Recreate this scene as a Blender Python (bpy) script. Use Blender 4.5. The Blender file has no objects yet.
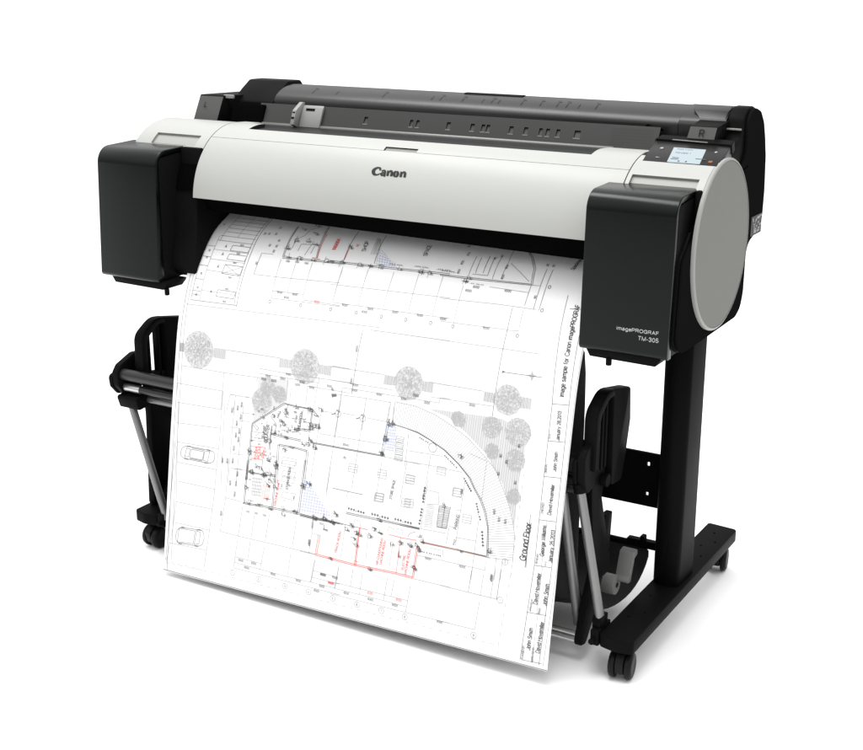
# lines, lettering, hatches, trees and deck of the printed plan, in millimetres on the sheet (across, along)
LN=[('g',0.8,[-427,641,-436,903]),('g',0.8,[-433,100,-431,345,-432,600,-431,925]),('l',0.9,[-424,120,-422,600,-421,900]),('d',0.8,[-421,905,360,884,361,900]),('d',0.8,[360,884,372,738,378,560]),('g',1.1,[-441,925,461,905]),('l',0.8,[459,200,460,720,452,901]),('g',0.8,[406,230,414,349,418,427,416,721,406,899]),('g',0.8,[446,230,450,424,450,720,444,899]),('g',0.8,[417,255,449,252]),('g',0.8,[417,426,449,423]),('g',0.8,[417,492,449,489]),('g',0.8,[417,556,449,553]),('g',0.8,[417,635,449,632]),('g',0.8,[417,719,449,716]),('g',0.8,[410,808,449,805]),('g',0.8,[410,898,449,895]),('l',0.7,[432,635,430,719]),('l',0.7,[432,719,430,808]),('l',0.7,[432,808,430,898]),('g',0.8,[398,727,402,644]),('g',0.8,[400,728,399,629]),('g',0.9,[-303,100,-297,345]),('g',0.8,[-310,100,-304,342]),('g',0.8,[-416,345,-297,342]),('g',0.8,[-416,130,-416,345]),('l',0.8,[-396,200,-393,345]),('g',0.7,[-385,130,-304,130]),('g',0.7,[-385,142,-304,142]),('g',0.7,[-385,154,-304,154]),('g',0.7,[-385,165,-304,165]),('g',0.7,[-385,176,-304,176]),('g',0.7,[-385,187,-304,187]),('g',0.7,[-395,198,-304,198]),('g',0.7,[-395,210,-304,210]),('g',0.7,[-385,120,-390,212]),('l',0.7,[-345,120,-350,200]),('g',0.7,[-416,225,-395,225]),('g',0.7,[-416,250,-395,250]),('g',0.7,[-416,270,-395,270]),('g',0.7,[-416,300,-395,300]),('g',0.7,[-416,325,-395,325]),('g',0.7,[-416,333,-395,333]),('l',0.7,[-395,232,-304,232]),('l',0.7,[-395,254,-304,254]),('l',0.7,[-395,279,-304,279]),('l',0.7,[-395,322,-304,322]),('g',0.8,[-352,218,-306,218,-308,230,-354,230,-352,218]),('g',0.8,[-352,238,-306,238,-308,250,-354,250,-352,238]),('g',0.8,[-352,262,-306,262,-308,282,-354,282,-352,262]),('g',0.8,[-352,316,-306,316,-308,330,-354,330,-352,316]),('l',0.7,[-352,262,-308,282]),('l',0.7,[-306,262,-354,282]),('l',0.8,[-274,227,-245,226]),('g',0.8,[-274,227,-274,274]),('l',0.8,[-274,274,-220,273,-67,267]),('l',0.8,[-222,235,-216,317]),('l',0.8,[-184,240,-181,302]),('l',0.8,[-146,233,-142,308]),('l',0.8,[-72,241,-71,307]),('l',0.8,[-73,233,-71,307]),('l',0.8,[-15,231,-12,306]),('l',0.8,[43,230,44,306]),('l',0.8,[97,226,100,304]),('l',0.8,[149,225,152,305]),('l',0.8,[-216,317,-52,313]),('l',0.8,[-71,307,152,305,189,304]),('l',0.8,[-219,302,-143,300]),('l',0.8,[-140,311,-53,311]),('l',0.8,[-89,272,178,266]),('l',0.8,[158,269,278,265,354,265]),('l',0.8,[170,312,310,309]),('l',0.8,[197,238,199,311]),('g',0.8,[308,267,309,309]),('l',0.8,[330,270,331,304]),('g',0.8,[330,221,330,261]),('g',0.8,[347,181,349,266]),('g',0.8,[359,181,360,266]),('l',0.7,[250,234,330,235]),('l',0.7,[325,220,349,219]),('g',0.8,[309,310,304,467]),('l',0.8,[309,310,332,308]),('k',1.0,[-221,228,-228,147]),('k',1.0,[-221,229,-140,226,-83,226]),('k',1.0,[-108,223,-2,222,161,218]),('g',1.0,[141,222,194,221,330,218]),('k',0.9,[-142,222,-160,133]),('k',1.0,[-218,228,-226,147]),('k',1.0,[-220,232,-140,229,-83,228]),('k',1.0,[-107,226,-1,225,162,221]),('g',1.0,[142,224,195,224,331,220]),('k',0.9,[-140,222,-157,133]),('k',1.0,[-7,218,-18,142]),('k',1.2,[-77,222,-84,139]),('r',1.0,[-139,222,-148,160]),('r',1.0,[-76,217,-78,184]),('r',1.0,[-142,223,-131,224]),('g',0.8,[-207,182,-196,172,-193,153,-172,138]),('g',0.8,[-207,207,-211,174]),('g',0.8,[-191,212,-191,195,-157,192]),('g',0.8,[-171,219,-165,184]),('g',0.8,[-159,214,-157,186]),('l',0.7,[-23,199,-31,153]),('l',0.7,[-19,198,-29,154]),('l',0.7,[-16,198,-27,154]),('l',0.7,[-13,197,-26,155]),('l',0.7,[-9,196,-24,155]),('l',0.7,[-6,195,-22,156]),('b',0.6,[-9,194,-1,220]),('b',0.6,[-3,196,5,221]),('b',0.6,[4,198,11,221]),('b',0.6,[11,200,17,221]),('b',0.6,[17,202,22,221]),('b',0.6,[24,205,28,221]),('b',0.6,[31,207,34,222]),('b',0.6,[37,209,40,222]),('b',0.6,[-6,185,9,195]),('b',0.6,[-5,192,15,199]),('b',0.6,[-4,198,22,204]),('b',0.6,[-4,205,28,208]),('b',0.6,[-4,211,34,213]),('b',0.6,[-3,218,40,217]),('g',0.8,[200,217,198,171]),('g',0.8,[212,210,209,173]),('g',0.8,[227,208,224,167]),('g',0.8,[238,211,235,169]),('g',0.8,[207,213,239,212]),('g',0.8,[250,218,248,182,248,163]),('k',0.8,[267,216,267,179,262,143]),('g',0.7,[272,178,323,213]),('g',0.9,[329,219,322,185,305,157,288,138]),('g',0.9,[332,219,325,184,308,156,291,138]),('l',0.8,[-426,355,-92,345,45,341]),('l',0.8,[25,348,382,343]),('l',0.8,[31,348,199,345]),('l',0.9,[-309,434,-175,431]),('l',0.9,[-300,434,-175,431]),('l',0.9,[-50,428,-9,428]),('l',0.9,[-55,430,69,427]),('l',0.9,[178,426,211,426]),('l',0.9,[169,426,282,425]),('g',0.8,[9,351,0,476]),('l',0.6,[-430,436,-430,454]),('l',0.6,[-429,436,-429,454]),('l',0.6,[-427,436,-428,454]),('l',0.6,[-426,436,-427,454]),('l',0.6,[-425,436,-425,454]),('l',0.6,[-424,436,-424,454]),('l',0.6,[-423,436,-423,454]),('l',0.6,[-421,436,-422,454]),('l',0.6,[-420,436,-421,454]),('l',0.6,[-339,434,-339,454]),('l',0.6,[-336,434,-336,454]),('l',0.6,[-332,434,-333,454]),('l',0.6,[-329,434,-329,454]),('l',0.6,[-326,434,-326,454]),('l',0.6,[-322,433,-323,454]),('l',0.6,[-319,433,-319,454]),('l',0.6,[-315,433,-316,454]),('l',0.6,[-312,433,-313,454]),('l',0.6,[-173,431,-173,449]),('l',0.6,[-170,431,-170,449]),('l',0.6,[-167,431,-166,449]),('l',0.6,[-163,431,-163,449]),('l',0.6,[-160,431,-160,448]),('l',0.6,[-157,431,-157,448]),('l',0.6,[-154,431,-154,448]),('l',0.6,[-150,431,-150,448]),('l',0.6,[-147,431,-147,448]),('l',0.6,[-78,430,-78,448]),('l',0.6,[-75,430,-75,448]),('l',0.6,[-72,430,-71,448]),('l',0.6,[-68,430,-68,448]),('l',0.6,[-65,430,-65,448]),('l',0.6,[-62,429,-62,448]),('l',0.6,[-59,429,-59,448]),('l',0.6,[-56,429,-56,448]),('l',0.6,[-53,429,-53,448]),('l',0.6,[72,427,71,445]),('l',0.6,[75,427,74,445]),('l',0.6,[78,427,77,445]),('l',0.6,[80,427,79,445]),('l',0.6,[83,427,82,445]),('l',0.6,[86,427,85,445]),('l',0.6,[88,427,87,444]),('l',0.6,[91,427,90,444]),('l',0.6,[94,427,93,444]),('l',0.6,[156,426,156,445]),('l',0.6,[159,426,159,445]),('l',0.6,[161,426,161,445]),('l',0.6,[163,426,163,445]),('l',0.6,[166,426,166,445]),('l',0.6,[168,426,168,445]),('l',0.6,[170,425,170,445]),('l',0.6,[173,425,173,445]),('l',0.6,[175,425,175,445]),('l',0.6,[285,425,284,443]),('l',0.6,[287,425,286,443]),('l',0.6,[290,425,289,443]),('l',0.6,[293,425,291,443]),('l',0.6,[295,425,293,443]),('l',0.6,[298,425,296,443]),('l',0.6,[300,425,298,443]),('l',0.6,[303,425,301,443]),('l',0.6,[305,425,303,443]),('l',0.6,[357,423,357,443]),('l',0.6,[360,423,359,443]),('l',0.6,[362,423,362,443]),('l',0.6,[364,423,364,443]),('l',0.6,[367,423,366,443]),('l',0.6,[369,423,369,443]),('l',0.6,[371,423,371,442]),('l',0.6,[374,423,373,442]),('l',0.6,[376,423,376,442]),('l',0.5,[183,474,183,478]),('l',0.5,[188,474,188,479]),('l',0.5,[193,474,193,480]),('l',0.5,[198,473,198,481]),('l',0.5,[203,473,202,482]),('l',0.5,[207,473,207,483]),('l',0.5,[212,473,212,484]),('l',0.5,[217,473,216,486]),('l',0.5,[222,473,221,488]),('l',0.5,[226,472,226,491]),('l',0.5,[231,472,230,493]),('l',0.5,[236,472,235,496]),('l',0.5,[240,472,239,498]),('l',0.5,[245,472,244,501]),('l',0.5,[250,471,249,503]),('l',0.5,[254,471,253,506]),('l',0.5,[259,471,258,509]),('l',0.5,[264,471,262,512]),('l',0.5,[268,471,267,515]),('l',0.5,[273,470,271,518]),('l',0.5,[278,470,276,521]),('l',0.5,[282,470,280,524]),('l',0.5,[287,470,285,528]),('l',0.5,[291,470,289,531]),('l',0.5,[296,470,294,534]),('l',0.5,[301,469,298,537]),('l',0.5,[305,469,303,542]),('l',0.5,[310,469,307,547]),('l',0.5,[314,469,312,552]),('l',0.5,[319,469,316,558]),('l',0.5,[323,469,320,563]),('l',0.5,[328,470,325,569]),('l',0.5,[332,471,329,574]),('l',0.5,[337,473,334,580]),('l',0.5,[341,474,338,585]),('l',0.5,[346,475,342,593]),('l',0.5,[350,477,346,602]),('l',0.5,[354,478,351,611]),('l',0.5,[359,479,355,619]),('l',0.5,[363,481,359,628]),('l',0.5,[368,482,363,638]),('l',0.5,[372,483,367,653]),('l',0.8,[-423,483,-311,481,-226,478]),('l',0.8,[-431,521,-310,519]),('l',0.8,[-427,561,-311,557]),('l',0.8,[-425,604,-311,596]),('l',0.8,[-421,644,-311,639]),('l',0.8,[-418,687,-312,683]),('l',0.8,[-415,727,-315,725]),('l',0.8,[-416,772,-319,768]),('l',0.8,[-417,817,-324,814]),('l',0.8,[-426,864,-327,858]),('l',0.8,[-431,521,-425,563,-419,687,-416,772,-421,827,-434,907]),('l',0.8,[-310,519,-310,605,-316,736,-325,835,-332,900]),('d',0.8,[-434,909,-331,903]),('g',0.9,[-407,654,-398,649,-362,647,-326,647,-320,652,-320,660,-323,668,-331,673,-367,675,-403,675,-410,671,-410,662,-407,654]),('g',0.8,[-383,653,-349,652,-352,670,-386,671,-383,653]),('g',0.8,[-395,652,-386,653,-389,670,-399,672,-395,652]),('g',0.8,[-347,651,-334,649,-338,671,-350,670,-347,651]),('g',0.8,[-382,650,-348,649]),('g',0.8,[-386,673,-352,672]),('g',1.2,[-395,648,-384,647]),('g',1.2,[-400,676,-389,676]),('g',1.2,[-342,646,-332,646]),('g',1.2,[-347,675,-336,674]),('g',0.9,[-409,832,-402,825,-371,821,-342,819,-337,825,-336,836,-339,847,-346,853,-376,857,-406,859,-411,853,-412,843,-409,832]),('g',0.8,[-404,827,-361,824,-364,852,-407,857,-404,827]),('g',0.8,[-357,822,-346,824,-349,849,-361,853,-357,822]),('g',1.2,[-399,823,-390,822]),('g',1.2,[-403,860,-394,859]),('g',1.2,[-355,819,-346,818]),('g',1.2,[-359,856,-350,855]),('l',0.8,[-278,532,-282,705]),('l',0.8,[-303,536,-300,709]),('l',0.8,[-255,538,-261,701]),('l',0.8,[-284,657,-286,737,-295,810]),('l',0.8,[-286,737,-243,737]),('l',0.8,[-295,810,-248,810,-71,805,-54,805]),('l',0.8,[-269,673,-235,670]),('d',0.8,[-292,523,-233,520]),('l',0.8,[-291,522,-257,522,-236,521]),('l',0.8,[-291,522,-297,556]),('l',0.8,[-277,522,-280,553]),('l',0.8,[-311,481,-312,558]),('l',0.7,[-288,589,-260,587]),('l',0.7,[-262,555,-235,553]),('l',0.7,[-264,572,-236,570]),('l',0.7,[-274,642,-246,640]),('l',0.7,[-277,673,-248,670]),('l',0.8,[-223,459,-145,459,-6,454]),('l',0.8,[-224,469,-151,468]),('l',0.8,[-151,468,-77,466,-78,455]),('l',0.8,[-106,476,-4,474]),('l',0.8,[-52,456,90,453]),('l',0.8,[-22,466,194,461]),('l',0.8,[193,451,214,450]),('l',0.8,[172,453,304,449]),('l',0.8,[-50,482,34,478,90,477]),('l',0.8,[-224,475,-228,487]),('l',0.8,[-151,468,-151,514]),('l',0.8,[-22,466,-31,565]),('l',0.8,[-142,487,-143,512]),('l',0.8,[-103,476,-104,514]),('l',0.8,[-80,467,-84,514]),('l',0.8,[-22,466,-28,550]),('l',0.8,[34,478,30,540]),('l',0.8,[90,477,83,515]),('l',0.8,[192,461,194,451]),('k',1.0,[-237,690,-233,617,-231,572,-155,518,-131,519,-86,519,-88,561]),('k',1.0,[-234,689,-230,617,-229,573,-153,520,-132,521,-88,520,-91,561]),('k',1.0,[-234,648,-236,738]),('k',1.0,[-237,648,-239,739]),('k',1.0,[-241,738,-193,734,-158,732,-110,731,-63,731,-3,730]),('k',1.0,[-241,740,-194,737,-159,735,-111,734,-64,734,-3,732]),('k',1.0,[-127,563,-87,561]),('k',1.0,[-127,566,-87,564]),('k',1.0,[-182,583,-150,584,-108,584]),('k',1.0,[-183,586,-151,587,-109,587]),('k',1.0,[-162,602,-129,601,-91,602]),('k',1.0,[-162,605,-130,603,-92,605]),('k',1.0,[-89,603,-92,668]),('k',1.0,[-93,603,-96,668]),('k',1.0,[-160,603,-159,681]),('k',1.0,[-164,603,-163,682]),('k',1.0,[-232,671,-195,670,-164,666]),('k',1.0,[-232,673,-195,672,-164,669]),('k',1.0,[-185,618,-184,594,-182,568]),('k',1.0,[-182,618,-182,594,-180,568]),('k',1.0,[-163,635,-165,732]),('k',1.0,[-166,635,-168,733]),('k',1.0,[-93,622,-100,730]),('k',1.0,[-96,622,-104,731]),('g',0.8,[-186,550,-170,564,-174,585]),('g',0.8,[-228,575,-217,584,-213,579,-224,572]),('l',0.8,[-230,588,-204,587]),('l',0.8,[-229,600,-203,599]),('l',0.8,[-229,606,-202,604]),('l',0.8,[-211,587,-214,592,-222,596]),('g',0.8,[-147,520,-147,539]),('l',0.7,[-109,523,-113,561]),('r',0.9,[-230,619,-194,615,-195,620]),('r',0.9,[-228,643,-198,641]),('g',0.8,[-198,641,-199,661]),('l',0.6,[-219,680,-221,718]),('l',0.6,[-216,680,-218,718]),('l',0.6,[-212,680,-215,718]),('l',0.6,[-209,680,-212,718]),('l',0.6,[-206,679,-208,717]),('l',0.6,[-203,679,-205,717]),('l',0.6,[-200,679,-202,717]),('l',0.6,[-197,679,-199,717]),('l',0.6,[-222,683,-197,681]),('l',0.6,[-221,690,-197,688]),('l',0.6,[-221,697,-196,695]),('l',0.6,[-220,704,-196,702]),('l',0.6,[-220,710,-195,708]),('l',0.6,[-219,717,-195,715]),('r',0.6,[-192,689,-194,722]),('r',0.6,[-188,689,-190,722]),('r',0.6,[-184,689,-187,723]),('r',0.6,[-180,689,-183,723]),('r',0.6,[-176,689,-179,723]),('l',0.7,[-148,632,-117,630,-121,644,-152,644,-148,632]),('l',0.7,[-146,653,-115,651,-119,665,-150,665,-146,653]),('l',0.7,[-145,663,-115,661,-119,674,-149,675,-145,663]),('l',0.7,[-143,696,-112,694,-116,708,-147,708,-143,696]),('l',0.7,[-150,626,-115,625,-116,638,-152,639,-150,626]),('g',0.7,[-107,547,-92,547]),('g',0.7,[-100,545,-100,550]),('g',0.7,[-234,553,-225,553]),('g',0.7,[-230,551,-230,556]),('g',0.7,[-209,568,-204,568]),('g',0.7,[-206,566,-206,572]),('g',0.7,[-107,561,-94,561]),('g',0.7,[-101,559,-101,564]),('g',0.7,[-136,545,-126,545]),('g',0.7,[-131,543,-131,548]),('g',0.7,[-161,555,-150,555]),('g',0.7,[-155,554,-155,559]),('g',0.7,[-132,531,-123,531]),('g',0.7,[-128,530,-128,535]),('g',0.7,[-147,574,-139,574]),('g',0.7,[-143,572,-143,577]),('g',0.7,[-113,542,-100,542]),('g',0.7,[-107,540,-107,545]),('g',0.7,[-157,573,-143,572]),('g',0.7,[-150,571,-150,576]),('g',0.7,[-133,572,-124,571]),('g',0.7,[-129,570,-129,575]),('g',0.7,[-153,545,-141,545]),('g',0.7,[-147,543,-147,548]),('g',0.7,[-195,667,-186,667]),('g',0.7,[-191,665,-191,670]),('g',0.7,[-227,629,-213,629]),('g',0.7,[-220,627,-220,632]),('g',0.7,[-194,630,-187,630]),('g',0.7,[-191,628,-191,633]),('g',0.7,[-199,599,-187,598]),('g',0.7,[-193,597,-193,602]),('g',0.7,[-200,602,-187,602]),('g',0.7,[-194,600,-194,606]),('g',0.7,[-177,629,-164,629]),('g',0.7,[-171,627,-171,632]),('g',0.7,[-230,646,-225,646]),('g',0.7,[-227,644,-227,650]),('g',0.7,[-204,733,-189,732]),('g',0.7,[-197,730,-197,737]),('g',0.7,[-185,719,-175,718]),('g',0.7,[-181,716,-181,723]),('g',0.7,[-189,718,-171,717]),('g',0.7,[-180,715,-181,722]),('g',0.7,[-229,730,-213,730]),('g',0.7,[-221,728,-221,734]),('g',0.7,[-133,680,-123,680]),('g',0.7,[-128,677,-128,684]),('l',0.8,[-241,745,-248,810]),('l',0.8,[-210,756,-215,807]),('l',0.8,[-173,748,-179,805]),('l',0.8,[-105,741,-112,804]),('l',0.8,[-249,819,-255,879]),('l',0.8,[-216,811,-220,853]),('l',0.8,[-180,818,-187,866]),('l',0.8,[-114,812,-119,866]),('l',0.8,[-56,817,-62,863]),('l',0.8,[2,817,-3,862]),('l',0.8,[2,815,-5,863]),('l',0.8,[35,813,32,850]),('l',0.8,[57,818,54,861]),('l',0.8,[114,813,109,860]),('l',0.8,[129,816,125,848]),('l',0.8,[166,813,160,870]),('l',0.8,[-55,816,-61,863]),('l',0.8,[-23,491,-40,675]),('l',0.8,[34,481,18,658]),('l',0.8,[-66,519,-78,655]),('l',0.8,[81,591,74,668]),('l',0.8,[136,581,128,658]),('l',0.8,[185,561,178,647]),('l',0.8,[134,531,132,593]),('l',0.8,[262,593,254,718]),('l',0.8,[297,661,292,776]),('l',0.8,[-34,611,-39,684]),('l',0.8,[-254,879,9,873]),('l',0.8,[-252,855,-184,854]),('l',0.8,[-254,867,-119,866,-63,864,-3,862]),('l',0.8,[-59,839,-5,839]),('l',0.8,[-60,853,7,852]),('l',0.8,[-14,876,160,871,257,868]),('l',0.8,[-1,851,125,848,163,847]),('l',0.8,[-5,863,109,860,160,860]),('l',0.8,[235,869,309,867,314,809]),('l',0.9,[171,802,250,800]),('l',0.9,[229,801,288,800,349,799]),('g',0.7,[292,757,289,799]),('l',0.8,[317,759,314,801]),('l',0.8,[339,746,335,800]),('g',0.8,[351,743,348,799]),('g',0.6,[-251,890,-252,893,-254,895,-257,896,-260,895,-262,893,-263,890,-262,887,-260,885,-257,884,-254,885,-252,887,-251,890]),('g',0.6,[-184,888,-185,891,-187,893,-190,894,-193,893,-195,891,-196,888,-195,885,-193,883,-190,882,-187,883,-185,885,-184,888]),('g',0.6,[-117,887,-118,890,-120,892,-123,893,-126,892,-128,890,-129,887,-128,884,-126,882,-123,881,-120,882,-118,884,-117,887]),('g',0.6,[-59,885,-60,888,-62,890,-65,891,-68,890,-70,888,-71,885,-70,882,-68,880,-65,879,-62,880,-60,882,-59,885]),('g',0.6,[-1,884,-2,887,-4,889,-7,890,-10,889,-12,887,-13,884,-12,881,-10,879,-7,878,-4,879,-2,881,-1,884]),('g',0.6,[56,883,55,886,53,888,50,889,47,888,45,886,44,883,45,880,47,878,50,877,53,878,55,880,56,883]),('g',0.6,[112,881,111,884,109,886,106,887,103,886,101,884,100,881,101,878,103,876,106,875,109,876,111,878,112,881]),('g',0.6,[165,880,164,883,162,885,159,886,156,885,154,883,153,880,154,877,156,875,159,874,162,875,164,877,165,880]),('g',0.6,[314,878,313,881,311,883,308,884,305,883,303,881,302,878,303,875,305,873,308,872,311,873,313,875,314,878]),('g',0.6,[361,799,360,802,358,804,355,805,352,804,350,802,349,799,350,796,352,794,355,793,358,794,360,796,361,799]),('g',0.6,[364,726,363,729,361,731,358,732,355,731,353,729,352,726,353,723,355,721,358,720,361,721,363,723,364,726]),('b',0.7,[-87,658,-94,729]),('b',0.7,[-94,658,-87,658]),('b',0.7,[-82,664,-88,728]),('b',0.7,[-94,664,-82,664]),('b',0.7,[-76,669,-81,728]),('b',0.7,[-95,670,-76,669]),('b',0.7,[-70,675,-75,728]),('b',0.7,[-96,676,-70,675]),('b',0.7,[-64,681,-68,728]),('b',0.7,[-96,682,-64,681]),('b',0.7,[-58,686,-62,727]),('b',0.7,[-97,688,-58,686]),('b',0.7,[-52,692,-56,727]),('b',0.7,[-97,694,-52,692]),('b',0.7,[-46,698,-49,727]),('b',0.7,[-98,699,-46,698]),('b',0.7,[-41,703,-43,727]),('b',0.7,[-98,705,-41,703]),('b',0.7,[-35,709,-36,726]),('b',0.7,[-99,711,-35,709]),('b',0.7,[-29,714,-30,726]),('b',0.7,[-100,717,-29,714]),('b',0.7,[-23,720,-24,726]),('b',0.7,[-100,723,-23,720]),('b',0.6,[85,521,84,569]),('b',0.6,[88,521,87,569]),('b',0.6,[92,521,91,569]),('b',0.6,[95,522,94,569]),('b',0.6,[99,522,97,569]),('b',0.6,[102,522,101,569]),('b',0.6,[105,522,104,569]),('b',0.6,[87,523,107,523]),('b',0.6,[87,529,107,528]),('b',0.6,[87,535,107,534]),('b',0.6,[87,540,107,539]),('b',0.6,[87,546,107,545]),('b',0.6,[87,551,107,551]),('b',0.6,[86,557,107,556]),('b',0.6,[86,563,107,562]),('b',0.6,[86,568,106,567]),('b',0.6,[128,523,129,536]),('b',0.6,[134,523,133,536]),('b',0.6,[139,524,138,535]),('b',0.6,[145,525,142,535]),('b',0.6,[150,525,146,535]),('g',1.0,[-86,584,-2,582,80,580]),('g',1.0,[-86,586,-3,584,80,582]),('k',1.0,[78,581,86,508]),('k',1.0,[82,581,90,508]),('l',0.8,[80,582,164,582]),('l',0.8,[125,582,183,580,254,580]),('g',0.9,[-26,665,45,664]),('l',0.7,[10,665,7,682]),('l',0.8,[-66,564,81,559]),('l',0.8,[-64,519,-41,518]),('l',0.8,[-17,515,13,515]),('l',0.8,[39,515,86,515]),('l',0.8,[135,561,210,558]),('l',0.8,[8,609,28,609,27,625,7,625,8,609]),('l',0.8,[8,615,28,614]),('l',0.8,[7,620,27,619]),('l',0.8,[75,608,94,608,93,624,74,624,75,608]),('l',0.8,[75,614,94,613]),('l',0.8,[74,619,94,618]),('l',0.8,[137,607,156,607,155,622,136,623,137,607]),('l',0.8,[137,612,155,612]),('l',0.8,[136,618,155,617]),('l',0.8,[73,654,92,653,91,669,72,670,73,654]),('l',0.8,[73,659,92,659]),('l',0.8,[72,665,92,664]),('l',0.8,[137,606,156,606,155,622,136,622,137,606]),('l',0.8,[137,612,156,611]),('l',0.8,[136,617,155,616]),('l',0.8,[202,578,220,578,220,593,201,593,202,578]),('l',0.8,[202,583,220,583]),('l',0.8,[201,588,220,588]),('l',0.8,[240,611,258,611,257,626,239,627,240,611]),('l',0.8,[239,617,257,616]),('l',0.8,[239,622,257,621]),('l',0.8,[139,652,158,651,157,667,138,667,139,652]),('l',0.8,[139,657,158,656]),('l',0.8,[139,662,158,661]),('l',0.8,[239,612,257,611,257,627,238,627,239,612]),('l',0.8,[239,617,257,616]),('l',0.8,[239,622,257,621]),('l',0.8,[264,656,282,656,282,671,264,672,264,656]),('l',0.8,[264,662,282,661]),('l',0.8,[264,667,282,666]),('l',0.8,[72,655,91,654,90,670,70,671,72,655]),('l',0.8,[71,660,91,660]),('l',0.8,[71,665,90,665]),('l',0.8,[132,654,151,653,150,669,131,669,132,654]),('l',0.8,[132,659,151,658]),('l',0.8,[132,664,151,663]),('k',0.8,[-20,518,-21,521,-24,524,-27,525,-30,524,-33,521,-34,518,-33,515,-30,512,-27,511,-24,512,-21,515,-20,518]),('k',1.6,[-42,522,-32,518]),('k',1.2,[-31,510,-26,515]),('k',0.8,[-30,521,-23,513]),('k',0.8,[37,517,36,520,33,523,30,524,27,523,24,520,23,517,24,514,27,511,30,510,33,511,36,514,37,517]),('k',1.6,[15,521,24,517]),('k',1.2,[26,510,30,514]),('k',0.8,[27,520,33,513]),('l',0.8,[108,538,125,538,124,548,107,549,108,538]),('l',0.8,[108,542,125,542]),('l',0.8,[107,545,124,545]),('l',0.8,[109,550,126,550,124,560,107,560,109,550]),('l',0.8,[108,553,125,553]),('l',0.8,[108,557,125,557]),('l',0.8,[109,562,126,561,124,572,108,572,109,562]),('l',0.8,[109,565,125,565]),('l',0.8,[108,568,125,568]),('l',0.8,[109,573,126,573,125,584,108,584,109,573]),('l',0.8,[109,577,126,577]),('l',0.8,[108,580,125,580]),('k',0.8,[197,546,196,549,194,552,191,554,188,555,185,554,182,552,180,549,179,546,180,543,182,540,185,538,188,537,191,538,194,540,196,543,197,546]),('g',1.0,[9,706,79,704,176,702]),('g',1.0,[9,709,79,707,176,704]),('g',1.0,[132,703,175,703]),('g',1.0,[132,706,175,705]),('n',1.0,[180,727,255,725,319,724]),('n',1.0,[180,729,255,727,319,726]),('g',1.0,[180,727,255,725,319,724]),('g',1.0,[180,728,255,727,319,725]),('k',1.0,[-98,733,-65,733,5,730]),('k',1.0,[-99,736,-65,736,4,732]),('g',0.9,[4,731,43,730]),('l',0.7,[28,729,31,716,43,717,45,728]),('l',0.7,[106,727,108,714,120,716,122,726]),('l',0.7,[125,726,127,713,139,714,140,725]),('g',0.7,[151,725,155,717,167,711]),('r',1.0,[44,729,40,806]),('r',1.0,[42,730,37,806]),('r',1.0,[-55,804,39,804,132,799,169,799]),('r',1.0,[-56,807,38,807,131,802,169,802]),('r',1.0,[-47,763,-52,804]),('r',1.0,[-51,764,-56,804]),('r',1.0,[175,736,171,801]),('r',1.0,[172,737,168,802]),('r',1.0,[43,730,62,730]),('r',0.8,[136,729,132,801]),('r',1.0,[110,729,141,729,171,727]),('r',0.8,[36,797,46,798]),('l',0.7,[-66,736,-67,765,-49,765]),('l',0.7,[-67,765,-71,808]),('l',0.8,[-93,807,-56,806]),('l',0.7,[9,743,4,800]),('l',0.7,[63,742,62,795]),('l',0.7,[119,749,116,796]),('l',0.7,[185,655,203,654]),('g',0.8,[214,651,236,650]),('l',0.7,[185,658,203,657]),('g',0.8,[213,654,236,653]),('l',0.7,[185,661,203,660]),('g',0.8,[213,657,235,656]),('l',0.7,[185,665,203,664]),('g',0.8,[213,660,235,659]),('l',0.7,[185,668,203,667]),('g',0.8,[213,663,235,662]),('l',0.7,[185,671,203,670]),('g',0.8,[213,667,235,665]),('l',0.7,[185,674,203,673]),('g',0.8,[213,670,235,668]),('l',0.7,[184,677,202,676]),('g',0.8,[213,673,235,671]),('l',0.7,[184,680,202,679]),('g',0.8,[212,676,235,674]),('l',0.7,[184,683,202,682]),('g',0.8,[212,679,234,677]),('l',0.7,[184,686,202,685]),('g',0.8,[212,682,234,680]),('l',0.7,[184,690,202,688]),('g',0.8,[212,685,234,684]),('l',0.7,[184,693,202,691]),('g',0.8,[212,688,234,687]),('l',0.7,[183,696,201,695]),('g',0.8,[212,691,234,690]),('g',0.8,[213,650,211,692,232,691,237,648]),('k',0.9,[225,651,222,692]),('l',0.8,[187,653,211,650]),('l',0.8,[184,627,210,627,211,650]),('l',0.8,[184,608,178,703,233,700]),('l',0.8,[234,720,238,685,251,686]),('l',0.8,[248,652,258,651]),('l',0.8,[253,703,295,701]),('l',0.7,[201,735,229,734,229,752]),('l',0.8,[174,755,231,753,319,751,319,735]),('d',0.8,[319,727,373,720,372,757]),('l',0.8,[352,724,351,762]),('l',0.8,[339,723,340,764]),('g',0.8,[313,385,393,383]),('k',1.0,[313,383,318,384,313,387]),('l',0.8,[98,474,144,475,187,484,224,498,261,516,293,539,321,562,344,600,357,626,367,654,372,674,373,720]),('g',0.9,[98,517,128,520,153,524,181,533,212,546,244,566,269,587,281,605,297,625,308,646,316,670,320,726]),('g',0.9,[101,517,131,520,155,523,183,533,215,546,246,566,272,587,283,604,300,624,311,645,318,670,323,725]),('l',0.8,[98,474,95,517]),('l',0.8,[86,475,87,507]),('l',0.7,[264,542,302,550,299,623])]
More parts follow.
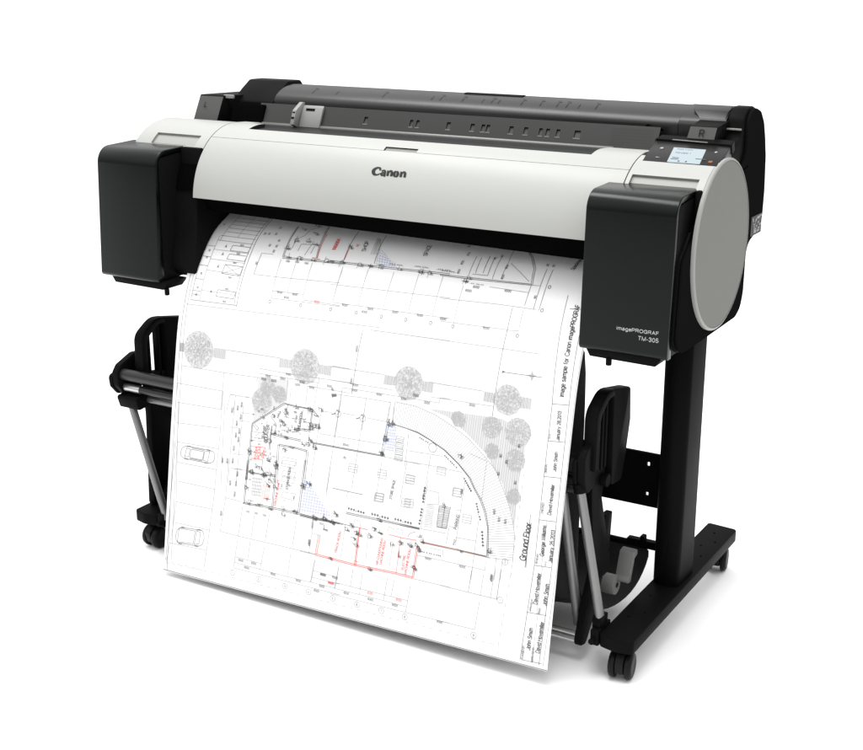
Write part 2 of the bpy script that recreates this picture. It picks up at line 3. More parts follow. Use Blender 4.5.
TX=[('k',15,'Image sample for Canon imagePROGRAF',434,410,430,246),('k',11,'Specimen',394,176,398,145),('k',5,'DATE',420,488,421,479),('k',12,'January 28,2013',436,488,434,436),('k',5,'DRAWN',420,549,420,534),('k',13,'John Smith',436,543,436,509),('k',5,'CHECKED',421,623,421,603),('k',13,'David Hovemiller',435,622,436,567),('k',5,'REVIEWED',420,715,421,697),('k',13,'George Williams',429,699,428,643),('k',5,'DATE',437,715,438,707),('k',12,'January 25,2013',446,707,446,648),('k',5,'APPROVED BY',417,805,418,781),('k',13,'David Hovemiller',425,789,427,731),('k',5,'ISSUED',434,806,435,794),('k',13,'John Smith',443,787,445,747),('k',5,'PLANNED BY',410,897,411,871),('k',13,'John Smith',420,876,422,835),('k',5,'INSPECTED BY',430,897,430,869),('k',13,'David Hovemiller',439,877,442,818),('k',19,'Ground Floor',392,715,397,645),('k',6,'10',-405,168,0),('k',6,'10',-405,236,0),('k',6,'10',-405,252,0),('k',6,'10',-405,288,0),('k',6,'10',-405,318,0),('k',6,'10',-405,333,0),('k',7,'A',-368,222,0),('k',7,'A',-368,240,0),('k',7,'A',-368,268,0),('k',7,'A',-368,322,0),('k',4,'1800',-330,215,0),('k',4,'1800',-330,235,0),('k',4,'1800',-330,256,0),('k',4,'1800',-330,288,0),('k',4,'1800',-330,312,0),('k',4,'1800',-330,338,0),('k',7,'O',-218,324,0),('k',7,'O',-143,322,0),('k',7,'O',-72,321,0),('k',7,'O',-72,321,0),('k',7,'O',-13,320,0),('k',7,'O',44,320,0),('k',7,'O',98,319,0),('k',7,'O',152,318,0),('k',7,'O',199,318,0),('k',7,'O',366,265,0),('k',7,'O',366,219,0),('k',7,'O',331,317,0),('k',5,'6000',-199,303,0),('k',5,'6000',-162,303,0),('k',5,'6000',-180,311,0),('k',5,'6000',-42,309,0),('k',5,'6000',17,309,0),('k',5,'6000',5,316,0),('k',5,'6000',72,308,0),('k',5,'6000',126,307,0),('k',5,'6000',176,307,0),('k',5,'6000',176,307,0),('k',5,'6000',267,312,0),('k',5,'6000',211,247,0),('k',5,'6000',224,238,0),('k',5,'6000',289,237,0),('r',5,'6000',-107,310,0),('k',5,'90',-277,250,90),('k',5,'90',-247,219,90),('k',5,'90',-290,180,90),('k',5,'90',-280,179,90),('k',5,'90',-264,177,90),('k',5,'90',-265,158,90),('k',5,'90',-247,193,90),('k',5,'90',-263,207,90),('k',5,'90',-246,207,90),('k',5,'90',345,242,90),('k',5,'90',344,172,90),('k',5,'90',356,172,90),('k',5,'90',247,163,90),('k',5,'90',236,171,90),('k',5,'90',169,146,90),('k',8,'#',-208,227,0),('k',5,'80',-202,229,0),('k',8,'#',-181,227,0),('k',5,'80',-174,229,0),('k',8,'#',-147,226,0),('k',5,'80',-141,228,0),('k',8,'#',-116,225,0),('k',5,'80',-110,227,0),('k',8,'#',-212,152,0),('k',5,'80',-204,155,0),('k',8,'#',-180,184,0),('k',5,'80',-173,187,0),('k',8,'#',-174,162,0),('k',5,'80',-167,165,0),('k',8,'#',-219,207,0),('k',5,'80',-212,209,0),('k',8,'#',-187,135,0),('k',5,'80',-180,139,0),('k',8,'#',-158,190,0),('k',5,'80',-151,193,0),('k',8,'#',-208,186,0),('k',5,'80',-201,189,0),('k',8,'#',-80,224,0),('k',5,'80',-74,226,0),('k',8,'#',-16,223,0),('k',5,'80',-10,225,0),('k',8,'#',8,222,0),('k',5,'80',14,225,0),('k',8,'#',51,221,0),('k',5,'80',57,223,0),('k',8,'#',99,221,0),('k',5,'80',105,224,0),('k',8,'#',118,222,0),('k',5,'80',124,224,0),('k',8,'#',-78,187,0),('k',5,'80',-71,190,0),('k',8,'#',201,220,0),('k',5,'80',207,223,0),('k',8,'#',197,228,0),('k',5,'80',202,230,0),('k',8,'#',-105,224,0),('k',5,'80',-99,226,0),('k',8,'#',-38,224,0),('k',5,'80',-31,226,0),('k',4,'1500',-204,237,0),('k',4,'1500',-182,236,0),('k',4,'1500',-159,236,0),('g',6,'-+++-+++-',41,214,0),('g',6,'-+++-+++-',97,212,0),('g',6,'-+++-+++-',146,212,0),('g',6,'-+++-+++-',156,214,0),('g',5,'-++- ++-++',223,232,0),('r',6,'TRACK',-109,199,-114,169),('m',6,'SHOP',-43,193,-48,167),('m',6,'SPACE',93,186,89,157),('r',6,'AE',-63,181,90),('r',6,'ROOM',-110,198,-113,172),('k',6,'800',269,211,90),('k',6,'800',268,188,90),('k',6,'800',176,191,90),('k',6,'800',179,168,90),('k',6,'800',177,211,90),('k',6,'3000',2,388,90),('k',6,'3000',-3,451,90),('k',5,'1800',-283,554,90),('k',5,'1800',-269,547,90),('k',5,'1800',-260,539,90),('k',5,'1800',-260,564,90),('k',5,'1800',-269,579,90),('k',5,'1800',-269,603,90),('k',5,'1800',-261,594,90),('k',5,'1800',-262,611,90),('k',5,'1800',-272,631,90),('k',5,'1800',-287,660,90),('k',5,'1800',-273,657,90),('k',5,'1800',-299,661,90),('k',5,'1800',-259,682,90),('k',5,'1800',-276,704,90),('k',5,'1800',-261,703,90),('k',5,'1800',-263,725,90),('k',5,'1800',-259,682,90),('k',5,'1800',-295,772,90),('k',5,'3000',-200,471,0),('k',5,'3000',-210,478,0),('k',5,'3000',-185,478,0),('k',5,'3000',-164,470,0),('k',5,'3000',-151,460,0),('k',5,'3000',-117,470,0),('k',5,'3000',-127,477,0),('k',5,'3000',-93,477,0),('k',5,'3000',-52,468,0),('k',5,'3000',7,457,0),('k',5,'3000',6,467,0),('k',5,'3000',62,466,0),('k',5,'3000',116,466,0),('k',5,'3000',167,465,0),('k',5,'3000',142,455,0),('k',5,'3000',261,454,0),('k',8,'80',-44,473,40),('r',9,'POWDER',-217,643,-215,617),('r',9,'ROOM',-209,640,-208,616),('r',7,'PIPE',-197,637,-194,619),('k',9,'STORAGE ROOM',-134,689,-130,643),('k',9,'SEMINAR',-201,598,-199,572),('k',8,'COUNTER',-194,605,-190,568),('k',9,'STAFF',-125,552,-122,537),('k',8,'BREAKROOM',-116,566,-112,528),('k',7,'HALL',-168,550,-166,535),('r',8,'MACHINE SHAFT',-161,728,-154,674),('k',8,'#',-207,556,90),('k',5,'75',-202,558,90),('k',8,'#',-180,548,0),('k',5,'75',-176,550,90),('k',8,'#',-161,554,90),('k',5,'75',-157,556,0),('k',8,'#',-150,537,0),('k',5,'75',-145,539,0),('k',8,'#',-152,560,0),('k',5,'75',-147,562,90),('k',8,'#',-140,568,0),('k',5,'75',-135,570,90),('k',8,'#',-126,521,0),('k',5,'75',-122,523,0),('k',8,'#',-95,520,0),('k',5,'75',-91,522,90),('k',8,'#',-87,550,90),('k',5,'75',-82,552,90),('k',8,'#',-161,580,90),('k',5,'75',-157,582,0),('k',8,'#',-177,581,90),('k',5,'75',-173,583,0),('k',8,'#',-184,600,90),('k',5,'75',-180,602,90),('k',8,'#',-145,586,90),('k',5,'75',-141,588,90),('k',8,'#',-123,567,0),('k',5,'75',-119,569,90),('k',8,'#',-88,579,90),('k',5,'75',-84,581,90),('k',8,'#',-129,602,90),('k',5,'75',-125,604,90),('k',8,'#',-147,611,90),('k',5,'75',-143,613,90),('k',8,'#',-164,643,0),('k',5,'75',-160,645,90),('k',8,'#',-185,638,90),('k',5,'75',-181,640,0),('k',8,'#',-233,627,90),('k',5,'75',-228,629,90),('k',8,'#',-232,633,0),('k',5,'75',-228,635,0),('k',8,'#',-214,656,90),('k',5,'75',-210,658,90),('k',8,'#',-225,671,0),('k',5,'75',-220,673,0),('k',8,'#',-195,672,0),('k',5,'75',-191,674,0),('k',8,'#',-178,664,90),('k',5,'75',-174,666,0),('k',8,'#',-202,659,90),('k',5,'75',-198,661,0),('k',8,'#',-102,592,90),('k',5,'75',-98,594,90),('k',8,'#',-91,590,90),('k',5,'75',-87,592,90),('k',8,'#',-236,705,90),('k',5,'75',-231,707,0),('k',8,'#',-229,734,90),('k',5,'75',-224,736,0),('k',8,'#',-206,733,90),('k',5,'75',-201,736,0),('k',8,'#',-172,735,90),('k',5,'75',-167,738,90),('k',8,'#',-166,644,0),('k',5,'75',-161,646,0),('k',8,'#',-165,689,0),('k',5,'75',-160,692,0),('k',8,'#',-177,680,0),('k',5,'75',-172,682,0),('k',8,'#',-181,690,0),('k',5,'75',-176,692,90),('k',8,'#',-142,729,90),('k',5,'75',-137,731,90),('k',8,'#',-111,731,90),('k',5,'75',-106,733,90),('k',8,'#',-98,676,90),('k',5,'75',-93,678,0),('k',8,'#',-63,732,0),('k',5,'75',-58,735,90),('k',8,'#',-40,729,0),('k',5,'75',-35,731,0),('k',8,'#',-20,730,0),('k',5,'75',-16,733,0),('k',8,'#',-223,670,0),('k',5,'75',-218,673,90),('k',8,'#',-191,670,0),('k',5,'75',-186,672,90),('k',8,'#',-165,649,0),('k',5,'75',-160,652,0),('k',8,'#',-15,714,90),('k',5,'75',-10,716,90),('k',8,'#',-82,666,90),('k',5,'75',-77,668,90),('k',8,'#',-139,741,90),('k',5,'75',-134,744,90),('k',8,'#',-80,551,90),('k',5,'75',-75,553,0),('k',8,'#',-71,551,0),('k',5,'75',-67,553,90),('k',8,'#',-78,529,0),('k',5,'75',-73,531,0),('k',8,'#',-76,592,0),('k',5,'75',-72,594,0),('k',4,'1500',-227,754,0),('k',4,'1500',-206,753,0),('k',4,'1500',-185,753,0),('k',3.4,'800',-132,561,90),('k',3.4,'12',-197,588,0),('k',3.4,'800',-126,532,0),('k',3.4,'12',-111,573,90),('k',3.4,'800',-179,532,90),('k',3.4,'12',-101,541,0),('k',3.4,'800',-208,539,0),('k',3.4,'12',-150,534,90),('k',3.4,'800',-104,546,90),('k',3.4,'12',-216,545,0),('k',3.4,'800',-174,566,0),('k',3.4,'12',-175,564,90),('k',3.4,'800',-160,565,90),('k',3.4,'12',-194,564,0),('k',3.4,'800',-145,535,0),('k',3.4,'12',-163,538,90),('k',3.4,'800',-170,579,90),('k',3.4,'12',-175,548,0),('k',3.4,'800',-151,530,0),('k',3.4,'12',-150,539,90),('k',3.4,'800',-150,529,90),('k',3.4,'12',-158,534,0),('k',3.4,'800',-228,607,0),('k',3.4,'12',-186,636,90),('k',3.4,'800',-178,634,90),('k',3.4,'12',-170,647,0),('k',3.4,'800',-209,611,0),('k',3.4,'12',-200,628,90),('k',3.4,'800',-203,631,90),('k',3.4,'12',-169,675,0),('k',3.4,'800',-184,664,0),('k',3.4,'12',-210,599,90),('k',3.4,'800',-180,625,90),('k',3.4,'12',-173,603,0),('k',3.4,'800',-178,677,0),('k',3.4,'12',-172,591,90),('k',3.4,'800',-187,638,90),('k',3.4,'12',-149,691,0),('k',3.4,'800',-235,686,0),('k',3.4,'12',-154,682,90),('k',3.4,'800',-116,702,90),('k',3.4,'12',-165,678,0),('k',3.4,'800',-226,687,0),('k',3.4,'12',-138,713,90),('k',3.4,'800',-147,684,90),('k',3.4,'12',-178,692,0),('k',5,'6000',-237,859,0),('k',5,'6000',-204,858,0),('k',5,'6000',-221,871,0),('k',5,'6000',-154,869,0),('k',5,'6000',-91,868,0),('k',5,'6000',-34,842,0),('k',5,'6000',-34,866,0),('k',5,'6000',-5,841,0),('k',5,'6000',-46,878,0),('k',5,'6000',24,866,0),('k',5,'6000',80,865,0),('k',5,'6000',135,863,0),('k',5,'6000',235,871,0),('k',5,'6000',199,756,0),('k',5,'6000',272,755,0),('k',5,'6000',-33,842,0),('k',5,'6000',-34,866,0),('k',5,'6000',-5,841,0),('r',5,'6000',-14,854,0),('r',5,'6000',78,853,0),('r',5,'6000',143,851,0),('r',5,'6000',-14,854,0),('r',5,'6000',-13,854,0),('k',5,'1',-257,890,0),('k',5,'2',-190,888,0),('k',5,'3',-123,887,0),('k',5,'4',-65,885,0),('k',5,'5',-7,884,0),('k',5,'6',50,883,0),('k',5,'7',106,881,0),('k',5,'8',159,880,0),('k',5,'9',308,878,0),('k',5,'1',355,799,0),('k',5,'2',358,726,0),('k',5,'4500',-72,785,90),('k',5,'4500',-71,785,90),('k',5,'4500',334,763,90),('k',5,'4500',-67,749,90),('k',7,'6540',-3,575,0),('k',7,'80',-3,600,0),('k',9,'STORE SPACE',107,660,112,622),('k',8,'#',89,518,0),('k',5,'80',94,519,0),('k',8,'#',83,548,0),('k',5,'80',88,550,0),('k',8,'#',80,577,0),('k',5,'80',84,579,0),('k',8,'#',-89,521,0),('k',5,'80',-84,523,0),('k',8,'#',-87,556,0),('k',5,'80',-82,558,0),('k',8,'#',-69,517,0),('k',5,'80',-64,519,0),('k',8,'#',-72,551,0),('k',5,'80',-67,553,0),('k',8,'#',-88,580,0),('k',5,'80',-83,582,0),('k',8,'#',-75,593,90),('k',5,'80',-70,595,0),('k',8,'#',-97,673,90),('k',5,'80',-92,674,0),('k',8,'#',-82,667,0),('k',5,'80',-77,669,0),('k',8,'#',97,516,90),('k',5,'80',101,518,0),('k',8,'#',84,546,0),('k',5,'80',89,548,0),('k',8,'#',80,577,90),('k',5,'80',84,579,0),('k',8,'#',246,551,0),('k',5,'80',251,553,0),('k',8,'#',324,713,0),('k',5,'80',328,715,0),('k',8,'#',264,725,0),('k',5,'80',268,727,0),('k',8,'#',182,726,0),('k',5,'80',186,728,0),('k',8,'#',175,716,90),('k',5,'80',179,717,0),('k',8,'#',-65,734,0),('k',5,'80',-60,736,0),('k',8,'#',-41,729,0),('k',5,'80',-36,731,0),('k',8,'#',-22,733,0),('k',5,'80',-17,735,0),('k',8,'#',-15,716,90),('k',5,'80',-10,718,0),('k',8,'#',86,705,90),('k',5,'80',90,707,0),('k',8,'#',75,726,0),('k',5,'80',79,727,0),('k',8,'#',89,729,0),('k',5,'80',94,731,0),('k',8,'#',24,730,0),('k',5,'80',28,731,0),('k',8,'#',13,739,0),('k',5,'80',18,741,0),('k',8,'#',-21,805,0),('k',5,'80',-16,807,0),('k',8,'#',72,805,0),('k',5,'80',77,807,0),('k',8,'#',38,765,90),('k',5,'80',43,767,0),('k',8,'#',31,753,0),('k',5,'80',35,755,0),('k',8,'#',44,743,0),('k',5,'80',49,745,0),('k',8,'#',117,745,90),('k',5,'80',122,747,0),('k',8,'#',135,740,90),('k',5,'80',140,741,0),('k',8,'#',133,765,90),('k',5,'80',138,766,0),('k',8,'#',155,738,0),('k',5,'80',160,740,0),('k',8,'#',171,737,0),('k',5,'80',175,739,0),('k',8,'#',170,782,0),('k',5,'80',175,784,0),('k',8,'#',176,744,0),('k',5,'80',180,746,0),('k',8,'#',-37,750,90),('k',5,'80',-32,751,0),('k',8,'#',66,741,0),('k',5,'80',71,743,0),('k',8,'#',35,742,0),('k',5,'80',39,744,0),('k',8,'#',175,741,0),('k',5,'80',180,743,0),('k',8,'#',170,780,0),('k',5,'80',174,782,0),('k',8,'#',158,739,90),('k',5,'80',163,741,0),('k',8,'-+++-++-',155,531,181,539),('k',8,'+++-+++-+',214,555,243,574),('k',8,'-+++-+++',257,587,277,612),('k',8,'++++-++',289,630,301,661),('k',8,'+++++',306,679,311,708),('k',8,'+++-++',262,593,277,611),('k',8,'+++-+++',176,645,179,622),('k',8,'+++-++',178,653,180,622),('k',8,'++-+++',174,696,177,663),('k',8,'+++-+++',13,697,52,699),('k',8,'+++-+++',67,697,107,698),('k',8,'+++-+++',119,696,158,697),('r',11,'TRACK ROOM',-8,792,-1,747),('r',10,'AIR-CONDITIONING',88,794,95,739),('r',10,'MACHINE ROOM',96,791,102,743),('r',10,'ELECTRIC',145,790,148,760),('r',10,'MACHINE ROOM',152,798,158,747),('k',4,'1500',-46,741,0),('k',9,'UP',223,652,224,644),('g',7,'PARKING',251,688,254,660),('g',7,'SPACE',250,719,252,707),('k',6,'900',257,615,90),('k',7,'900',327,639,90),('k',7,'900',338,651,90),('k',7,'900',351,652,90),('k',6,'80',363,511,90),('k',6,'80',342,544,90),('k',6,'80',329,535,90),('k',6,'80',328,568,90),('k',6,'80',363,578,90),('k',6,'+++ + ++ + +++',180,746,226,745),('k',6,'4500',333,761,90)]
FL=[('f',[-431,436,-419,436,-419,454,-431,455]),('f',[-343,434,-309,433,-309,454,-343,454]),('f',[-176,431,-144,431,-144,447,-176,450]),('f',[-81,430,-50,429,-50,448,-81,448]),('f',[69,427,97,427,95,444,68,446]),('f',[154,426,177,425,177,445,154,445]),('f',[282,425,308,425,306,443,281,443]),('f',[355,423,378,423,378,442,355,443]),('f',[-224,476,-150,472,-151,514,-229,569,-230,538,-224,509]),('f',[167,475,322,468,379,485,376,510,370,663,362,635,338,585,300,538,255,507,214,484]),('g',[-46,483,-35,480,-33,485,-44,489]),('s',[372,373,375,381,382,382,376,385,373,394,370,386,363,383,370,381])]
TR=[(-381,444,38),(-113,439,34),(124,435,31),(331,433,27),(-211,523,24),(-198,493,17),(-169,503,16),(236,484,14),(305,487,19),(358,487,25),(310,530,13),(358,538,19),(363,604,13)]
DK=[[98,474,144,475,187,484,224,498,261,516,293,539,321,562,344,600,357,626,367,654,372,674,373,720],[98,517,128,520,153,524,181,533,212,546,244,566,269,587,281,605,297,625,308,646,316,670,320,726]]
WLO, WHI, WX, E_TOP, E_FL = .20, 2.2, .18, 84, 2.5
import bpy, bmesh, math, random
from mathutils import Vector
random.seed(7)
sc = bpy.context.scene
COL = sc.collection
R = math.radians

# ------------------------------------------------------------------ materials
def new_mat(name):
    m = bpy.data.materials.new(name); m.use_nodes = True
    return m, m.node_tree, m.node_tree.nodes['Principled BSDF']

def plastic(name, col, rough=.5, spec=.5, grain=.0, gscale=900, var=.0):
    m, nt, b = new_mat(name)
    b.inputs['Base Color'].default_value = (*col, 1)
    b.inputs['Roughness'].default_value = rough
    b.inputs['Specular IOR Level'].default_value = spec
    tc = nt.nodes.new('ShaderNodeTexCoord')
    if grain:
        n = nt.nodes.new('ShaderNodeTexNoise'); n.inputs['Scale'].default_value = gscale; n.inputs['Detail'].default_value = 2
        nt.links.new(tc.outputs['Object'], n.inputs['Vector'])
        bp = nt.nodes.new('ShaderNodeBump'); bp.inputs['Strength'].default_value = grain; bp.inputs['Distance'].default_value = .0006
        nt.links.new(n.outputs['Fac'], bp.inputs['Height']); nt.links.new(bp.outputs['Normal'], b.inputs['Normal'])
    if var:
        n2 = nt.nodes.new('ShaderNodeTexNoise'); n2.inputs['Scale'].default_value = 14; n2.inputs['Detail'].default_value = 5
        nt.links.new(tc.outputs['Object'], n2.inputs['Vector'])
        mr = nt.nodes.new('ShaderNodeMapRange'); mr.inputs['To Min'].default_value = rough - var; mr.inputs['To Max'].default_value = rough + var
        nt.links.new(n2.outputs['Fac'], mr.inputs['Value']); nt.links.new(mr.outputs['Result'], b.inputs['Roughness'])
    return m

def metal(name, col, rough=.35):
    m, nt, b = new_mat(name)
    b.inputs['Base Color'].default_value = (*col, 1); b.inputs['Metallic'].default_value = .9
    tc = nt.nodes.new('ShaderNodeTexCoord'); n = nt.nodes.new('ShaderNodeTexNoise')
    n.inputs['Scale'].default_value = 60; n.inputs['Detail'].default_value = 4
    nt.links.new(tc.outputs['Object'], n.inputs['Vector'])
    mr = nt.nodes.new('ShaderNodeMapRange'); mr.inputs['To Min'].default_value = rough - .06; mr.inputs['To Max'].default_value = rough + .08
    nt.links.new(n.outputs['Fac'], mr.inputs['Value']); nt.links.new(mr.outputs['Result'], b.inputs['Roughness'])
    return m

WHITE = plastic('warm_white_plastic', (.318, .322, .305), .38, .25, .05, 1400, .04)
GREYFACE = plastic('grey_side_plastic', (.165, .165, .154), .5, .05, .06, 1400, .03)
RECESS = plastic('shaded_recess_plastic', (.27, .27, .258), .5, .25, .05, 1400)  # cover plastic toned down: shade of the sunken recesses put into the colour
BLACK = plastic('satin_black_plastic', (.0012, .0024, .0022), .20, .18, .08, 1500, .04)
SIDE = plastic('matt_black_plastic', (.0050, .0050, .0050), .42, .02, .10, 1300, .04)
CHARCOAL = plastic('charcoal_plastic', (.034, .034, .0333), .42, .2, .06, 1400, .05)
CHARCOAL2 = plastic('dark_roll_cover_plastic', (.0055, .0055, .0054), .33, .34, .06, 1400, .04)
SLOT = plastic('slot_dark_plastic', (.012, .012, .012), .4, .15)
HOLDER = plastic('holder_grey_plastic', (.072, .072, .070), .45, .2)
SKIN = plastic('side_skin_plastic', (.0065, .0065, .0065), .6, .0, .1, 1300)
LIPGREY = plastic('grey_trim_highlight', (.12, .12, .115), .32, .4)  # trim grey, also the painted highlights on panel lip and shelf
DEEP = plastic('deep_black_plastic', (.002, .002, .002), .8, .0)
GAP = plastic('seam_shadow_gap', (.09, .09, .088), .7, .1)
RUBBER = plastic('black_caster_rubber', (.007, .007, .007), .42, .12, .1, 800)
STEEL = metal('satin_steel_tube', (.20, .20, .20), .42)
STEELB = metal('bright_steel_tube', (.48, .48, .475), .32)
DTUBE = plastic('black_grey_tube', (.018, .0175, .0185), .33, .3)
LIGHTG = plastic('light_grey_moulding', (.20, .20, .195), .5, .3, .05, 1200)
CLOTH, _nt, _b = new_mat('dark_catch_cloth')
_b.inputs['Base Color'].default_value = (.035, .035, .036, 1); _b.inputs['Roughness'].default_value = .9; _b.inputs['Specular IOR Level'].default_value = .1
_tc = _nt.nodes.new('ShaderNodeTexCoord'); _w = _nt.nodes.new('ShaderNodeTexWave'); _w.inputs['Scale'].default_value = 320
_nt.links.new(_tc.outputs['Object'], _w.inputs['Vector']); _bp = _nt.nodes.new('ShaderNodeBump'); _bp.inputs['Strength'].default_value = .15; _bp.inputs['Distance'].default_value = .0005
_nt.links.new(_w.outputs['Fac'], _bp.inputs['Height']); _nt.links.new(_bp.outputs['Normal'], _b.inputs['Normal'])
PAPER = plastic('plotter_paper', (.79, .79, .79), .75, .15, .12, 700)
def ink(name, c): return plastic(name, c, .8, .05)
INKS = {'k': ink('black_ink', (.045, .045, .045)), 'g': ink('grey_ink', (.15, .15, .15)), 'l': ink('pale_grey_ink', (.33, .33, .33)),
        'd': ink('dashed_grey_ink', (.38, .38, .38)), 'r': ink('red_ink', (.72, .12, .10)), 'b': ink('blue_ink', (.36, .40, .66)),
        'f': ink('hatch_grey_ink', (.56, .56, .56)), 's': ink('silver_grey_ink', (.38, .38, .38)), 'n': ink('brown_ink', (.40, .22, .18)), 't': ink('tree_grey_ink', (.40, .40, .40)), 'm': ink('dark_grey_ink', (.07, .07, .07))}
PRINTW = plastic('white_print', (.50, .50, .50), .5, .2)
PRINTK = plastic('black_print', (.006, .006, .006), .4, .3)
PRINTG = plastic('grey_print', (.26, .26, .26), .5, .2)
ORANGE = plastic('orange_print', (.22, .075, .03), .5, .1)
# screen : a lit display
SCREEN, _nt, _b = new_mat('lit_display')
_b.inputs['Base Color'].default_value = (.02, .025, .03, 1); _b.inputs['Roughness'].default_value = .15
_b.inputs['Emission Color'].default_value = (.62, .75, .80, 1); _b.inputs['Emission Strength'].default_value = .78
SCRINK = plastic('display_dark_pixels', (.03, .05, .06), .4, .2)
FLOOR, _nt, _b = new_mat('white_studio_floor')
_b.inputs['Roughness'].default_value = .8; _b.inputs['Specular IOR Level'].default_value = .1
_tc = _nt.nodes.new('ShaderNodeTexCoord'); _n = _nt.nodes.new('ShaderNodeTexNoise'); _n.inputs['Scale'].default_value = 3
_nt.links.new(_tc.outputs['Object'], _n.inputs['Vector']); _cr = _nt.nodes.new('ShaderNodeMapRange'); _cr.inputs['To Min'].default_value = .95; _cr.inputs['To Max'].default_value = .97
_nt.links.new(_n.outputs['Fac'], _cr.inputs['Value']); _nt.links.new(_cr.outputs['Result'], _b.inputs['Base Color'])

# ------------------------------------------------------------------ helpers
def world_loc(o):
    v = Vector(o.location)
    while o.parent: o = o.parent; v += o.location
    return v

def mesh(name, verts, faces, mats, parent=None, bevel=0, seg=2, smooth=38, fmat=None, fix=True):
    """one mesh object; verts are world coordinates"""
    off = world_loc(parent) if parent else Vector((0, 0, 0))
    me = bpy.data.meshes.new(name)
    me.from_pydata([tuple(Vector(v) - off) for v in verts], [], faces)
    if not isinstance(mats, (list, tuple)): mats = [mats]
    for m in mats: me.materials.append(m)
    if fmat:
        for p, i in zip(me.polygons, fmat): p.material_index = i
    if bevel or fix:
        bm = bmesh.new(); bm.from_mesh(me)
        if fix: bmesh.ops.recalc_face_normals(bm, faces=bm.faces)
        if bevel:
            es = [e for e in bm.edges if len(e.link_faces) == 2 and e.calc_face_angle(0) > R(28)]
            bmesh.ops.bevel(bm, geom=es, offset=bevel, segments=seg, affect='EDGES', clamp_overlap=True, profile=.5)
        bm.to_mesh(me); bm.free()
    if smooth:
        me.polygons.foreach_set('use_smooth', [True] * len(me.polygons))
        me.set_sharp_from_angle(angle=R(smooth))
    o = bpy.data.objects.new(name, me); COL.objects.link(o)
    if parent: o.parent = parent
    return o

class MB:
    """collects primitives into one mesh"""
    def __init__(s): s.v = []; s.f = []; s.m = []
    def add(s, v, f, mi=0):
        b = len(s.v); s.v += [tuple(p) for p in v]; s.f += [tuple(i + b for i in q) for q in f]; s.m += [mi] * len(f); return s
    def prof(s, pts, x0, x1, mi=0):
        n = len(pts)
        s.add([(x0, y, z) for y, z in pts] + [(x1, y, z) for y, z in pts],
              [(i, (i + 1) % n, (i + 1) % n + n, i + n) for i in range(n)] + [tuple(range(n - 1, -1, -1)), tuple(range(n, 2 * n))], mi); return s
    def box(s, x0, x1, y0, y1, z0, z1, mi=0): return s.prof([(y0, z0), (y1, z0), (y1, z1), (y0, z1)], x0, x1, mi)
    def plan(s, pts, z0, z1, mi=0):
        n = len(pts)
        s.add([(x, y, z0) for x, y in pts] + [(x, y, z1) for x, y in pts],
              [(i, (i + 1) % n, (i + 1) % n + n, i + n) for i in range(n)] + [tuple(range(n - 1, -1, -1)), tuple(range(n, 2 * n))], mi); return s
    def tube(s, pts, r, n=20, mi=0):
        pts = [Vector(p) for p in pts]; rs = r if isinstance(r, (list, tuple)) else [r] * len(pts)
        V = []; F = []
        t0 = (pts[1] - pts[0]).normalized(); a = Vector((0, 0, 1)) if abs(t0.z) < .9 else Vector((1, 0, 0)); u = t0.cross(a).normalized()
        for i, p in enumerate(pts):
            t = (pts[min(i + 1, len(pts) - 1)] - pts[max(i - 1, 0)]).normalized(); u = (u - t * u.dot(t)).normalized(); w = t.cross(u)
            for k in range(n):
                an = 2 * math.pi * k / n; V.append(p + (u * math.cos(an) + w * math.sin(an)) * rs[i])
        for i in range(len(pts) - 1):
            for k in range(n): F.append((i * n + k, i * n + (k + 1) % n, (i + 1) * n + (k + 1) % n, (i + 1) * n + k))
        F += [tuple(range(n - 1, -1, -1)), tuple(range((len(pts) - 1) * n, len(pts) * n))]
        s.add(V, F, mi); return s
    def build(s, name, mats, parent=None, bevel=0, seg=2, smooth=38): return mesh(name, s.v, s.f, mats, parent, bevel, seg, smooth, s.m)

def thing(name, loc, label, cat, group=None):
    o = bpy.data.objects.new(name, None); o.location = loc; o.empty_display_size = .05; COL.objects.link(o)
    o['label'] = label; o['category'] = cat
    if group: o['group'] = group
    return o

def rounded(pts, rad, n=6):
    """round chosen corners of a polygon: rad is one radius per corner"""
    out = []; N = len(pts)
    for i, p in enumerate(pts):
        r = rad[i] if isinstance(rad, (list, tuple)) else rad
        p = Vector(p); a = Vector(pts[i - 1]) - p; b = Vector(pts[(i + 1) % N]) - p
        if r <= 0: out.append(tuple(p)); continue
        an = a.angle(b) / 2; d = min(r / math.tan(an), a.length * .49, b.length * .49); r2 = d * math.tan(an)
        A = p + a.normalized() * d; B = p + b.normalized() * d; c = p + (a.normalized() + b.normalized()).normalized() * (r2 / math.sin(an))
        va = A - c; vb = B - c; tot = va.angle(vb)
        for k in range(n + 1):
            t = k / n
            v = (va * math.sin((1 - t) * tot) + vb * math.sin(t * tot)) / math.sin(tot) if tot > 1e-4 else va
            out.append(tuple(c + v))
    return out

_cache = {}
def text_geo(t, res=2):
    """a line of lettering, cached"""
    if t not in _cache: _cache[t] = lettering(t, 1.55 if len(t) > 4 else 1.35, n=2)
    return _cache[t]

